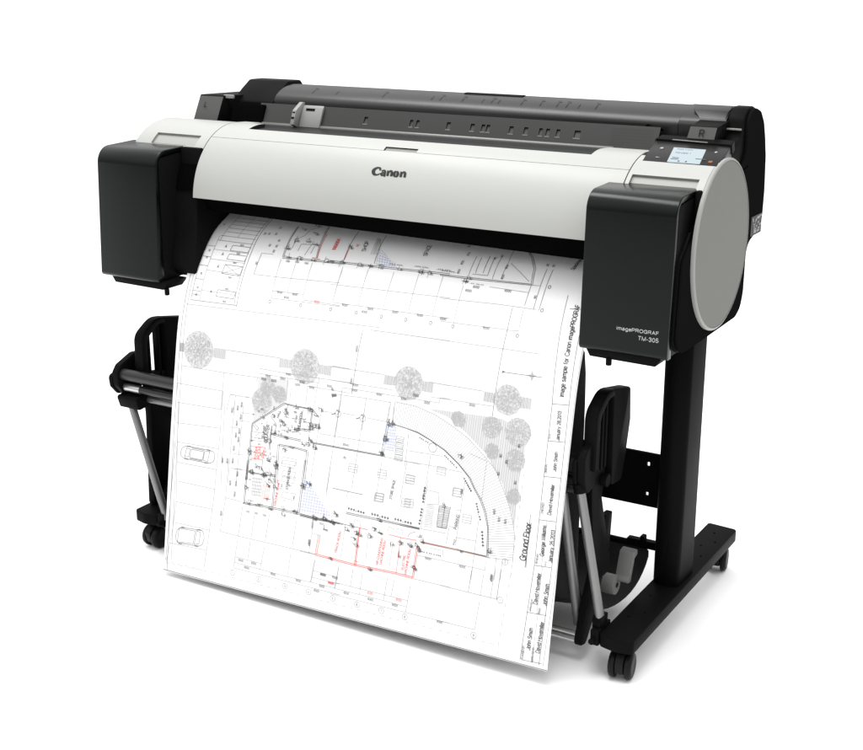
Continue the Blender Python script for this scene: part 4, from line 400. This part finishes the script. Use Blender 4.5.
mb = slab(MB(), [(.531, .0845), (.596, .0815), (.596, .0845), (.531, .0872)], -.001, .0029); mb.build('shelf_highlight', LIPGREY, sh, .0004, 1)  # highlight on the black shelf, built as a lighter strip
mb = MB(); mb.prof([(.225, .915), (.238, .9475), (.250, .9500), (.30, .9500), (.30, .915)], .497, .601); mb.build('holder_base', SIDE, PR, .0015, 1)

# lettering: R and L marks on the holders
def quad_text(name, t, P, U, V, w, mat, parent, off):
    vs, fs, tw = lettering(t, 1.7, n=5); k = w / tw; U = Vector(U).normalized(); V = Vector(V).normalized(); P = Vector(P) + Vector(off)
    return mesh(name, [P + U * (a * k) + V * (b * k) for a, b in vs], fs, mat, parent, 0, 0, 0, None, False)
quad_text('mark_letter', 'R', (.5795, .2450, .9612), (1, 0, 0), (.05, .30, .95), .0080, PRINTK, rh, (0, -.0010, .0002))
quad_text('mark_letter', 'L', (-.532, .2495, .9560), (1, 0, 0), (.13, .30, .95), .0058, PRINTK, lh, (0, -.0012, .0004))

# ink tank boxes hanging at both ends of the front
def tank(x0, x1, mirror):
    a, b = x0, x1
    # front shell: face, rounded top and bottom edges, a strip back along the top
    prf = rounded([(.0, .618), (.0135, .8845), (.125, .8885), (.125, .8805), (.0225, .8725), (.0205, .618)], [.020, .034, 0, 0, .012, .002], 9)
    m = MB(); m.prof(prf, a, b); o = m.build('ink_tank_cover', BLACK, PR, .0022, 3, 34)
    m = MB(); m.prof(rounded([(.0216, .6215), (.0236, .8702), (.1245, .8792), (.128, .82), (.17, .75), (.16, .6215)], [.003, .011, 0, 0, 0, 0], 6), a + .0012, b - .0012); m.build('tank_door', SIDE, o, .0012, 2, 34)
    m = MB(); m.box(a + .004, b - .004, .024, .12, .628, .848); m.build('tank_body', DEEP, o)
    return o
tL = tank(-.628, -.470, False); tR = tank(.470, .628, True)
for x0, x1, tk in ((-.612, -.455, tL), (.477, .617, tR)):
    m = MB(); s = .012
    m.add([(x0, .012, .620), (x1, .012, .620), (x1, .075, .620), (x0, .075, .620), (x0 + s * .6, .016, .603), (x1 - s, .010, .603), (x1 - s, .07, .603), (x0 + s * .6, .07, .603)],
          [(0, 1, 2, 3), (4, 7, 6, 5), (0, 4, 5, 1), (1, 5, 6, 2), (2, 6, 7, 3), (3, 7, 4, 0)])
    px = .520 if x0 > 0 else -.462
    m.tube([(px, .016, .606), (px, .016, .592)], .0055, 10)
    m.build('drip_tray', SIDE, tk, .0016, 2)
def front_text(t, xr, z, w, wide, parent, h):
    vs, fs, tw = lettering(t, 1.35, 3.4, 4, .0, 1.4); kx = w / tw
    yf = lambda zz: (zz - .618) * .0135 / .2665
    return mesh('lettering', [(xr - w / 2 + a * kx, yf(z + b * h) - .0007, z + b * h) for a, b in vs], fs, PRINTW, parent, 0, 0, 0, None, False)
front_text('imagePROGRAF', .6115, .6635, .0735, 1, tR, .0054)
front_text('TM-305', .6118, .6515, .0350, 1, tR, .0064)

# maker's wordmark on the front cover: ribbons of varying width
def ribbon(mb, pts, f, off, n=7):
    P = [Vector(p) for p in pts]; Q = []
    for i in range(len(P) - 1):
        p0, p1, p2, p3 = P[max(i - 1, 0)], P[i], P[i + 1], P[min(i + 2, len(P) - 1)]
        for k in range(n):
            t = k / n; Q.append(.5 * ((2 * p1) + (p2 - p0) * t + (2 * p0 - 5 * p1 + 4 * p2 - p3) * t * t + (3 * p1 - p0 - 3 * p2 + p3) * t ** 3))
    Q.append(P[-1]); L = []; Rr = []
    for i, q in enumerate(Q):
        d = Q[min(i + 1, len(Q) - 1)] - Q[max(i - 1, 0)]; d = Vector((d.x, d.y)).normalized(); nn = Vector((-d.y, d.x)) * (q.z * 1.34 + .09) / 2
        L.append(f(q.x + nn.x + off, q.y + nn.y)); Rr.append(f(q.x - nn.x + off, q.y - nn.y))
    m = len(Q); mb.add(L + Rr, [(i, i + 1, i + 1 + m, i + m) for i in range(m - 1)])
def cmap(x, y):  # x, y in x-heights -> on the cover, slightly slanted
    k = .0107; return arc(.0005 + (x - y * .14) * k, 35.6 + math.degrees(y * k / .1455), .0006)
mb = MB()
ribbon(mb, [(1.62, 1.02, .06), (1.66, 1.30, .10), (1.30, 1.42, .16), (.72, 1.28, .26), (.30, .78, .46), (.46, .24, .40), (.92, .02, .17), (1.45, .14, .10), (1.72, .36, .05)], cmap, 0)
ribbon(mb, [(1.44, 1.36, .10), (1.60, 1.10, .30), (1.66, .90, .05)], cmap, 0)
def stem(x, y0=0, y1=1.0, w=.32): ribbon(mb, [(x, y0, w), (x, (y0 + y1) / 2, w), (x, y1, w)], cmap, 0, 2)
def an(x):
    stem(x); ribbon(mb, [(x - .18, .90, .16), (x, .96, .12)], cmap, 0, 2)
    ribbon(mb, [(x + .12, .66, .08), (x + .34, .92, .20), (x + .56, .97, .22), (x + .76, .74, .32), (x + .78, .36, .32), (x + .78, 0, .32)], cmap, 0)
# a
ribbon(mb, [(2.02, .74, .22), (2.18, .92, .16), (2.46, .98, .16), (2.66, .76, .30), (2.67, .30, .32), (2.72, .02, .30), (2.92, .06, .10)], cmap, 0)
ribbon(mb, [(2.64, .58, .08), (2.26, .50, .14), (2.02, .28, .30), (2.14, .06, .20), (2.40, .06, .14), (2.60, .24, .08)], cmap, 0)
an(3.32)
ribbon(mb, [(4.98, .98, .12), (4.72, .84, .28), (4.62, .50, .38), (4.72, .16, .28), (4.98, .02, .12), (5.24, .16, .28), (5.34, .50, .38), (5.24, .84, .28), (4.98, .98, .12)], cmap, 0)
an(6.02)
mesh('wordmark', mb.v, mb.f, PRINTK, fc, 0, 0, 0, None, False)

# ------------------------------------------------------------------ THE STAND
ST = thing('printer_stand', (0, .3, 0), 'black metal stand with two posts, two long feet and casters carrying the printer', 'stand')
for s in (-1, 1):
    xo, xi = (.591, .525) if s > 0 else (-.525, -.591)
    pts = rounded([(xi, .012), ((xi + xo) / 2, .004), (xo, .010), (xo, .588), (xi, .594)], [.008, .03, .010, .01, .006], 5)
    m = MB(); m.plan(pts, .064, .0895); ft = m.build('foot', SIDE, ST, .0022, 2)
    for y, x in ((.10, .545), (.13, .565), (.20, .548), (.42, .57), (.47, .552), (.50, .572), (.545, .555)):
        m = MB(); m.tube([(x * s, y, .0893), (x * s, y, .0900)], .0022, 10); m.build('screw_hole', DEEP, ft)
    sec = rounded([(.527, .262), (.553, .248), (.581, .262), (.583, .352), (.529, .352)], [.014, .03, .014, .02, .02], 6)
    m = MB(); m.plan([(x * s, y) for x, y in sec], .088, .632); m.build('post', SIDE, ST, .0008, 1, 50)
m = MB(); xs_ = [-.5285, -.4885, -.4825, .4825, .4885, .5285]; zs_ = [.218, .240, .248, .302, .311, .330]
for i in range(5):
    for j in range(5):
        if i in (1, 3) and j in (1, 3): continue
        m.box(xs_[i], xs_[i + 1], .318, .324, zs_[j], zs_[j + 1])
cb = m.build('cross_plate', SIDE, ST)
def caster(x, y, ang):
    c = bpy.data.objects.new('caster', None)
    m = MB(); m.tube([(x, y, .038), (x, y, .0655)], .009, 14)
    ca, sa = math.cos(ang), math.sin(ang)
    def rotp(p): dx, dy = p[0] - x, p[1] - y; return (x + dx * ca - dy * sa, y + dx * sa + dy * ca, p[2])
    h = MB(); h.prof(rounded([(y - .020, .016), (y + .012, .010), (y + .024, .030), (y + .018, .052), (y - .010, .055), (y - .024, .040)], .008, 4), x - .0075, x + .0075)
    m.v += [rotp(p) for p in h.v]; b = len(m.v) - len(h.v); m.f += [tuple(i + b for i in q) for q in h.f]; m.m += h.m
    body = m.build('caster', RUBBER, ST, .0010, 2)
    for sx in (-1, 1):
        w = MB(); V = []; F = []; n = 32; prof_ = [(.0085, .006), (.0085, .022), (.0100, .0252), (.0135, .0262), (.0185, .0250), (.0215, .0215), (.0222, .0150), (.0215, .0125), (.0215, .004)]
        for a, r in prof_:
            for k in range(n):
                t = 2 * math.pi * k / n; V.append(rotp((x + sx * a, y + r * math.cos(t) + .002, .0264 + r * math.sin(t))))
        for i in range(len(prof_) - 1):
            for k in range(n): F.append((i * n + k, i * n + (k + 1) % n, (i + 1) * n + (k + 1) % n, (i + 1) * n + k))
        F += [tuple(range(n)), tuple(range((len(prof_) - 1) * n, len(prof_) * n))]
        mesh('wheel', V, F, RUBBER, body, 0, 0, 40)
    bpy.data.objects.remove(c)
caster(.562, .034, R(8)); caster(-.556, .034, R(-6)); caster(.560, .560, R(10)); caster(-.558, .560, R(10))
m = MB()
m.build if False else None
for s in (-1, 1):
    m = MB()
    def bx(a, b, *r): m.box(min(s * a, s * b), max(s * a, s * b), *r)
    bx(.508, .5245, .010, .066, .064, .094); bx(.512, .5235, .020, .050, .094, .106); bx(.500, .512, .036, .082, .078, .098); m.tube([(s * .505, .034, .104), (s * .527, .034, .104)], .0115, 14)
    m.tube([(s * .514, .000, .074), (s * .514, .018, .074)], .006, 10)
    m.build('foot_bracket', SIDE, ST, .002, 2)

# ------------------------------------------------------------------ THE CATCH BASKET
BK = thing('catch_basket', (0, .1, .08), 'black output basket with grey steel rods, dark cloth and upright wings behind the hanging sheet', 'basket')
for s in (-1, 1):
    xi, xo = (.470, .495) if s > 0 else (-.585, -.560)
    dz = 0 if s > 0 else -.008
    sh_ = lambda P: [(y, z + dz) for y, z in P]
    # upright side wing: a rim round a ribbed recess and a flush rear pad
    m = MB(); m.prof(sh_(rounded([(.034, .385), (.036, .494), (.085, .523), (.118, .5185), (.118, .505), (.088, .506), (.054, .482), (.054, .385)], [.006, .03, .05, 0, 0, .03, .025, .006], 7)), xi, xo)
    wing = m.build('side_wing', SIDE, BK, .004, 3)
    m = MB(); m.prof(sh_(rounded([(.108, .5200), (.186, .5045), (.192, .440), (.178, .385), (.160, .330), (.113, .335)], [0, .010, .02, .03, .012, .008], 6)), xi + .001, xo); m.build('wing_pad', SIDE, wing, .003, 2)
    m = MB()
    for k, y in enumerate((.0605, .076, .0915)):
        if s < 0 and k == 1: continue
        m.prof(sh_([(y, .375), (y + .007, .375), (y + .007, .500 + k * .004), (y, .496 + k * .004)]), xi + .004, xo - .006)
    if s > 0: m.prof(sh_([(.05, .375), (.112, .340), (.112, .508), (.085, .508), (.05, .48)]), xi + .001, xi + .006)
    else: m.prof(sh_([(.093, .375), (.112, .36), (.112, .508), (.093, .508)]), xi + .001, xi + .006)
    m.build('wing_rib', SIDE, wing, .0015, 2)
    # arm that carries the wing down to the foot
    ax0, ax1 = (.466, .484) if s > 0 else (-.584, -.566)
    ap = [(.045, .40), (.110, .37), (.098, .315), (.130, .225), (.150, .165), (.142, .148), (.095, .148), (.070, .20), (.055, .30)] if s > 0 else [(.05, .40), (.185, .38), (.185, .0895), (.048, .0895), (.056, .30)]
    m = MB(); m.prof(rounded(ap, .010, 4), ax0, ax1); m.build('basket_arm', SIDE, BK, .0025, 2)
    # knuckle at the front end of the arm
    kx0, kx1 = (.4635, .494) if s > 0 else (-.632, -.588)
    m = MB()
    if s > 0:
        m.prof(rounded([(.004, .418), (.016, .432), (.052, .440), (.066, .430), (.066, .385), (.050, .356), (.022, .345), (.006, .375)], [.01, .01, .012, .006, .012, .012, .012, .02], 5), kx0 + .010, kx1 - .006)
        m.prof(rounded([(.003, .412), (.040, .420), (.055, .36), (.026, .342), (.006, .372)], .010, 5), kx0, kx0 + .0095)
    else:
        m.prof(rounded([(.002, .405), (.014, .420), (.060, .437), (.110, .432), (.110, .380), (.060, .345), (.030, .345), (.004, .375)], [.01, .012, .02, .01, .02, .015, .015, .02], 5), kx0 + .010, kx1 - .018)
        m.prof(rounded([(.000, .398), (.040, .405), (.050, .352), (.022, .350), (.003, .372)], .010, 5), kx0, kx0 + .0095)
        m.prof(rounded([(.008, .352), (.060, .352), (.060, .326), (.018, .322)], .006, 4), kx0 + .012, kx1 + .024)
    kn = m.build('arm_knuckle', SIDE, BK, .0025, 3)
    for (y, z, r) in (((.046, .412, .008), (.092, .352, .012)) if s > 0 else ((.058, .412, .011),)):
        m = MB(); m.tube([(kx1 - .010, y, z), (kx1 - (.003 if s > 0 and y < .06 else -.003), y, z)], r, 18); m.build('knuckle_bolt', SIDE, kn, .001, 1)
    # steel stay from knuckle to foot
    m = MB(); m.tube([(.474, .020, .358), (.5165, .034, .106)] if s > 0 else [(-.602, .030, .345), (-.507, .022, .080)], .0086, 18); m.build('steel_stay', STEEL, BK)
    m = MB(); m.tube([(.4725, .0190, .368), (.4752, .0205, .350)] if s > 0 else [(-.605, .030, .352), (-.5975, .030, .330)], .0125, 14); m.build('stay_socket', SIDE, BK, .002, 2)
# second stay, link plates and front tubes
m = MB(); m.tube([(.447, .004, .350), (.4545, .078, .062)], .0092, 18); m.build('steel_stay', STEEL, BK)
m = MB(); m.prof([(.022, .31), (.040, .31), (.090, .115), (.072, .115)], .436, .4445); m.build('stay_cover', SIDE, BK, .002, 1)
m = MB(); m.prof(rounded([(.034, .038), (.066, .030), (.100, .075), (.160, .190), (.168, .262), (.138, .262), (.062, .115)], [.012, .012, .02, .012, .004, .004, .02], 4), .464, .477); m.build('link_plate', SIDE, BK, .002, 2)
m = MB(); m.prof(rounded([(.030, .034), (.066, .030), (.100, .14), (.085, .15), (.050, .10)], .008, 4), -.556, -.542); m.build('link_plate', SIDE, BK, .002, 2)
m = MB(); m.tube([(-.541, .046, .0575), (.4645, .046, .0575)], .0052, 18); m.build('front_tube', STEELB, BK)
m = MB(); m.tube([(-.541, .046, .0445), (.4645, .046, .0445)], .0066, 18); m.build('front_tube', STEELB, BK)
# tubes between the knuckles
m = MB(); m.tube([(-.612, .022, .398), (.474, .022, .398)], .0125, 22); m.build('cross_tube', DTUBE, BK)
m = MB(); m.tube([(-.608, .026, .368), (-.562, .026, .368)], .0088, 20); m.build('tube_sleeve', STEELB, BK)
m = MB(); m.tube([(-.622, .026, .368), (-.609, .026, .368)], .0045, 12); m.build('sleeve_pin', SIDE, BK)
m = MB(); m.tube([(-.5615, .026, .368), (.474, .026, .368)], .0082, 20); m.build('cross_tube', DTUBE, BK)
m = MB(); m.tube([(-.590, .050, .340), (.466, .050, .340)], .0075, 16); m.build('cross_tube', STEEL, BK)
# cloth
prof_c = [(.345, .118), (.338, .085), (.318, .058), (.285, .042), (.235, .038), (.185, .044), (.135, .062), (.095, .092), (.072, .14), (.066, .21), (.066, .30), (.069, .40), (.071, .50), (.072, .612)]
V = []; F = []; nx = 40; q = len(prof_c)
for i in range(nx + 1):
    x = -.47 + (.455 + .47) * i / nx
    for j, (y, z) in enumerate(prof_c):
        low = max(0, 1 - j / 8)
        xx = -.49 + (.492 + .49) * i / nx
        V.append((x * (1 - low) + xx * low if j < 8 else x, y + .004 * math.sin(i * .7 + j), z + (.006 * math.sin(i * .5) if 0 < j < 9 and 0 < i < nx else 0)))
for i in range(nx):
    for j in range(q - 1): F.append((i * q + j, (i + 1) * q + j, (i + 1) * q + j + 1, i * q + j + 1))
cl = mesh('catch_cloth', V, F, CLOTH, BK, 0, 0, 60)
so_ = cl.modifiers.new('thickness', 'SOLIDIFY'); so_.thickness = .0016
sb = cl.modifiers.new('smooth', 'SUBSURF'); sb.levels = 1; sb.render_levels = 1
m = MB(); m.tube([(-.52, .345, .121), (.500, .345, .121)], .0065, 14); m.box(.44, .508, .336, .352, .118, .134); m.box(-.508, -.44, .336, .352, .118, .134); m.box(.4705, .480, .330, .346, .130, .146); m.build('rear_rod', SIDE, BK, .0015, 1)
for s in (-1, 1): m = MB(); m.tube([(s * .500, .345, .121), (s * .529, .330, .127)], .003, 10); m.build('rod_pin', SIDE, BK)
# grey stacking rollers on a pin
m = MB(); m.tube([(.448, .195, .097), (.449, .195, .097), (.480, .195, .097), (.481, .195, .097)], [.018, .0195, .0195, .018], 28)
rl = m.build('stacking_roller', LIGHTG, BK, .0018, 2)
m = MB(); m.prof(rounded([(.190, .106), (.203, .116), (.219, .160), (.238, .162), (.240, .150), (.226, .147), (.210, .102)], [.004] * 7, 3), .474, .503); m.build('stacking_pad', LIGHTG, BK, .0018, 2)
m = MB(); m.tube([(.4805, .195, .097), (.4818, .195, .097)], .005, 12); m.build('roller_hole', SIDE, rl)
m = MB(); m.tube([(.420, .195, .0985), (.452, .195, .0985)], .006, 12); m.build('roller_pin', SIDE, BK, .0005, 1)

# ------------------------------------------------------------------ THE PRINTED SHEET
PROF = [(.30,.755),(.25,.758),(.20,.752),(.178,.744),(.125,.7155),(.086,.675),(.050,.618),(.0225,.541),(.0015,.438),(-.0245,.293),(-.0485,.144),(-.069,.020)]
CR = []
for i in range(len(PROF) - 1):
    p0, p1, p2, p3 = PROF[max(i - 1, 0)], PROF[i], PROF[i + 1], PROF[min(i + 2, len(PROF) - 1)]
    for k in range(16):
        t = k / 16; CR.append(tuple(.5 * ((2 * b) + (-a + c) * t + (2 * a - 5 * b + 4 * c - d) * t * t + (-a + 3 * b - 3 * c + d) * t ** 3) for a, b, c, d in zip(p0, p1, p2, p3)))
CR.append(PROF[-1]); SS = [0]
for a, b in zip(CR[:-1], CR[1:]): SS.append(SS[-1] + math.hypot(b[0] - a[0], b[1] - a[1]))
import bisect
def paper(x, s, off=0.):
    """point of the sheet at x across and s along it, lifted by off from its front side"""
    i = min(max(bisect.bisect_right(SS, s) - 1, 0), len(SS) - 2)
    a, b = CR[i], CR[i + 1]; t = (s - SS[i]) / (SS[i + 1] - SS[i]); dy, dz = b[0] - a[0], b[1] - a[1]; l = math.hypot(dy, dz)
    y = a[0] + dy * t; z = a[1] + dz * t
    return (x, y + dz / l * off, z - dy / l * off)
SH = thing('printed_sheet', (0, 0, .02), 'long white sheet printed with an architectural floor plan, hanging out of the printer', 'paper print')
def Lx(x): return .9272 - (x + .441) / .902 * .0205
V = []; F = []; nx, ns = 24, 150
for side_ in (0, -.0004):
    for i in range(nx + 1):
        x = -.441 + .902 * i / nx
        for j in range(ns + 1): V.append(paper(x, Lx(x) * j / ns, side_))
o2 = (nx + 1) * (ns + 1)
for i in range(nx):
    for j in range(ns):
        a = i * (ns + 1) + j; F.append((a, a + ns + 1, a + ns + 2, a + 1)); F.append((a + o2, a + 1 + o2, a + ns + 2 + o2, a + ns + 1 + o2))
for i in range(nx):
    for a in (i * (ns + 1), i * (ns + 1) + ns): F.append((a, a + ns + 1, a + ns + 1 + o2, a + o2))
for j in range(ns):
    for a in (j, nx * (ns + 1) + j): F.append((a, a + 1, a + 1 + o2, a + o2))
mesh('paper_sheet', V, F, PAPER, SH, 0, 0, 60)

mats = list(INKS.values()); MI = {k: i for i, k in enumerate(INKS)}
pm = MB(); cnt = [0]
def lift(base): cnt[0] += 1; return base + (cnt[0] * .6180339 % 1) * .00022
def stroke(col, w, pts, base=.00045):
    w *= .001
    for (xa, sa), (xb, sb) in zip(pts[:-1], pts[1:]):
        L = math.hypot(xb - xa, sb - sa)
        if L < 1e-5: continue
        n = max(1, int(abs(sb - sa) / .012)) if min(sa, sb) < .45 else max(1, int(abs(sb - sa) / .05))
        nxv, nsv = -(sb - sa) / L * w / 2, (xb - xa) / L * w / 2; h = lift(base)
        if col == 'd':
            n = max(n, int(L / .009))
        for k in range(n):
            t0, t1 = k / n, (k + 1) / n
            if col == 'd' and k % 2: continue
            xa_, sa_, xb_, sb_ = xa + (xb - xa) * t0, sa + (sb - sa) * t0, xa + (xb - xa) * t1, sa + (sb - sa) * t1
            if max(sa_, sb_) > .93: continue
            pm.add([paper(xa_ + nxv, sa_ + nsv, h), paper(xa_ - nxv, sa_ - nsv, h), paper(xb_ - nxv, sb_ - nsv, h), paper(xb_ + nxv, sb_ + nsv, h)], [(0, 1, 2, 3)], MI[col])
def mm(l): return [(l[i] * .001, l[i + 1] * .001) for i in range(0, len(l), 2)]
for col, pts in FL:
    P = mm(pts); h = lift(.0002)
    pm.add([paper(x, s, h) for x, s in P], [tuple(range(len(P)))], MI[col])
for col, w, pts in LN: stroke(col, w * (.9 if col == 'k' else 1.18), mm(pts))
def glyphs(col, t, x, s, kx, ky, dx, ds):
    vs, fs, tw = text_geo(t, 1); h = lift(.0008)
    # text direction (dx, ds); up is the direction turned towards smaller s / smaller x
    ux, us = ds, -dx
    pm.add([paper(x + a * kx * dx + b * ky * ux, s + a * kx * ds + b * ky * us, h) for a, b in vs], fs, MI[col])
rq = random.Random(5)
for T in TX:
    col, hgt, t, x, s = T[:5]; x *= .001; s *= .001; H = hgt * .001 * .92
    if len(T) == 6:
        if t == '#':   # small fixture symbol
            r = .0032 + rq.random() * .0016; pts = [(x + r * math.cos(k * math.pi / 4), s + r * math.sin(k * math.pi / 4)) for k in range(9)]
            if rq.random() < .6: stroke('m', .6, pts, .0006)
            for k in range(rq.randint(2, 4)):
                an_ = rq.choice((.12, .12, math.pi / 2, math.pi / 2, .7)); l = .0025 + rq.random() * .005; ox, os_ = rq.uniform(-.004, .004), rq.uniform(-.004, .004)
                stroke('m', rq.choice((.55, .65, .9)), [(x + ox - l * math.cos(an_), s + os_ - l * math.sin(an_)), (x + ox + l * math.cos(an_), s + os_ + l * math.sin(an_))], .0006)
            continue
        if T[5] == 90: d = (0, -1)
        elif T[5]: d = (math.cos(R(T[5])), math.sin(R(T[5])))
        else: d = (1, 0)
        if t.isdigit() and col == 'k': col = 'm'; H = min(H, .0046)
        glyphs(col, t, x, s, H * .95, H, *d)
    else:
        x2, s2 = T[5] * .001, T[6] * .001; L = math.hypot(x2 - x, s2 - s); tw = text_geo(t, 1)[2]
        glyphs(col, t, (x + x2) / 2, (s + s2) / 2, L / tw, min(H * 1.5, L / tw * (1.0 if col == 'r' else 1.25)), (x2 - x) / L, (s2 - s) / L)
for (x, s, r) in TR:
    x *= .001; s *= .001; r *= .001
    pm.add([paper(x + r * math.cos(k * math.pi / 14), s + r * math.sin(k * math.pi / 14), .0004) for k in range(28)], [tuple(range(28))], MI['f'])
    N = int(120 + 12000 * r)
    for k in range(N):
        a = rq.random() * 6.283; q0 = r * math.sqrt(rq.random()) * .97; l = .0028 + rq.random() * .0026; b = rq.random() * 6.283
        xa, sa = x + q0 * math.cos(a), s + q0 * math.sin(a); stroke('t', .62, [(xa, sa), (xa - l * math.cos(b), sa - l * math.sin(b))])
    for k in range(7):
        a = k * .9 + .3; stroke('t', .8, [(x, s), (x + r * .9 * math.cos(a), s + r * .9 * math.sin(a))])
    stroke('t', .5, [(x + r * (1 + .03 * math.sin(k * 9)) * math.cos(k * math.pi / 12), s + r * (1 + .03 * math.sin(k * 9)) * math.sin(k * math.pi / 12)) for k in range(25)])
def along(P, t):
    P = mm(P); d = [0]
    for a, b in zip(P[:-1], P[1:]): d.append(d[-1] + math.hypot(b[0] - a[0], b[1] - a[1]))
    q_ = t * d[-1]; i = min(max(bisect.bisect_right(d, q_) - 1, 0), len(P) - 2); u = (q_ - d[i]) / (d[i + 1] - d[i])
    return (P[i][0] + (P[i + 1][0] - P[i][0]) * u, P[i][1] + (P[i + 1][1] - P[i][1]) * u)
for k in range(82):
    t = k / 81; stroke('g', .55, [along(DK[0], t), along(DK[1], t)])
pmo = mesh('floor_plan_print', pm.v, pm.f, mats, SH, 0, 0, 0, pm.m, False)

# ------------------------------------------------------------------ SETTING, LIGHT, CAMERA
fl_ = mesh('floor', [(-500, -500, 0), (500, -500, 0), (500, 500, 0), (-500, 500, 0)], [(0, 1, 2, 3)], FLOOR, None, 0, 0, 0); fl_['kind'] = 'structure'
w = bpy.data.worlds.new('World'); sc.world = w; w.use_nodes = True; nt = w.node_tree
bg = nt.nodes['Background']; tc = nt.nodes.new('ShaderNodeTexCoord'); sx = nt.nodes.new('ShaderNodeSeparateXYZ'); nt.links.new(tc.outputs['Generated'], sx.inputs[0])
def mth(op, a, b_):
    n = nt.nodes.new('ShaderNodeMath'); n.operation = op
    for i, v in enumerate((a, b_)):
        if isinstance(v, (int, float)): n.inputs[i].default_value = v
        else: nt.links.new(v, n.inputs[i])
    return n.outputs[0]
# white studio: brighter overhead and on the left, dimmer on the right
st_ = mth('ADD', mth('ADD', mth('MULTIPLY', mth('MAXIMUM', sx.outputs['Z'], 0.), WHI - WLO), WLO), mth('MULTIPLY', sx.outputs['X'], -WX))
nt.links.new(st_, bg.inputs['Strength']); bg.inputs['Color'].default_value = (1, 1, 1, 1)
def area(name, loc, tgt, sx_, sy_, e):
    l = bpy.data.lights.new(name, 'AREA'); l.shape = 'RECTANGLE'; l.size = sx_; l.size_y = sy_; l.energy = e
    o = bpy.data.objects.new(name, l); o.location = loc; o.rotation_euler = (Vector(tgt) - Vector(loc)).to_track_quat('-Z', 'Y').to_euler(); COL.objects.link(o); return o
area('softbox_overhead', (-.2, -.2, 3.2), (0, .15, .8), 3.2, .75, E_TOP)
area('softbox_front_left', (-2.6, -3.0, 2.6), (0, .1, .6), 2.0, 2.0, E_FL)
cam = bpy.data.cameras.new('camera'); co = bpy.data.objects.new('camera', cam); COL.objects.link(co)
cam.sensor_width = 36; cam.lens = 1313.2 / 863 * 36; cam.clip_end = 2000; cam.clip_start = .05
co.location = (1.3522, -1.9669, 1.23)
yaw, pitch = .5372, .2985
fwd = Vector((-math.sin(yaw) * math.cos(pitch), math.cos(yaw) * math.cos(pitch), -math.sin(pitch)))
co.rotation_euler = fwd.to_track_quat('-Z', 'Y').to_euler()
sc.camera = co
sc.view_settings.view_transform = 'Standard'; sc.view_settings.look = 'None'; sc.view_settings.exposure = 0; sc.view_settings.gamma = 1
sc.cycles.max_bounces = 8; sc.cycles.use_denoising = True
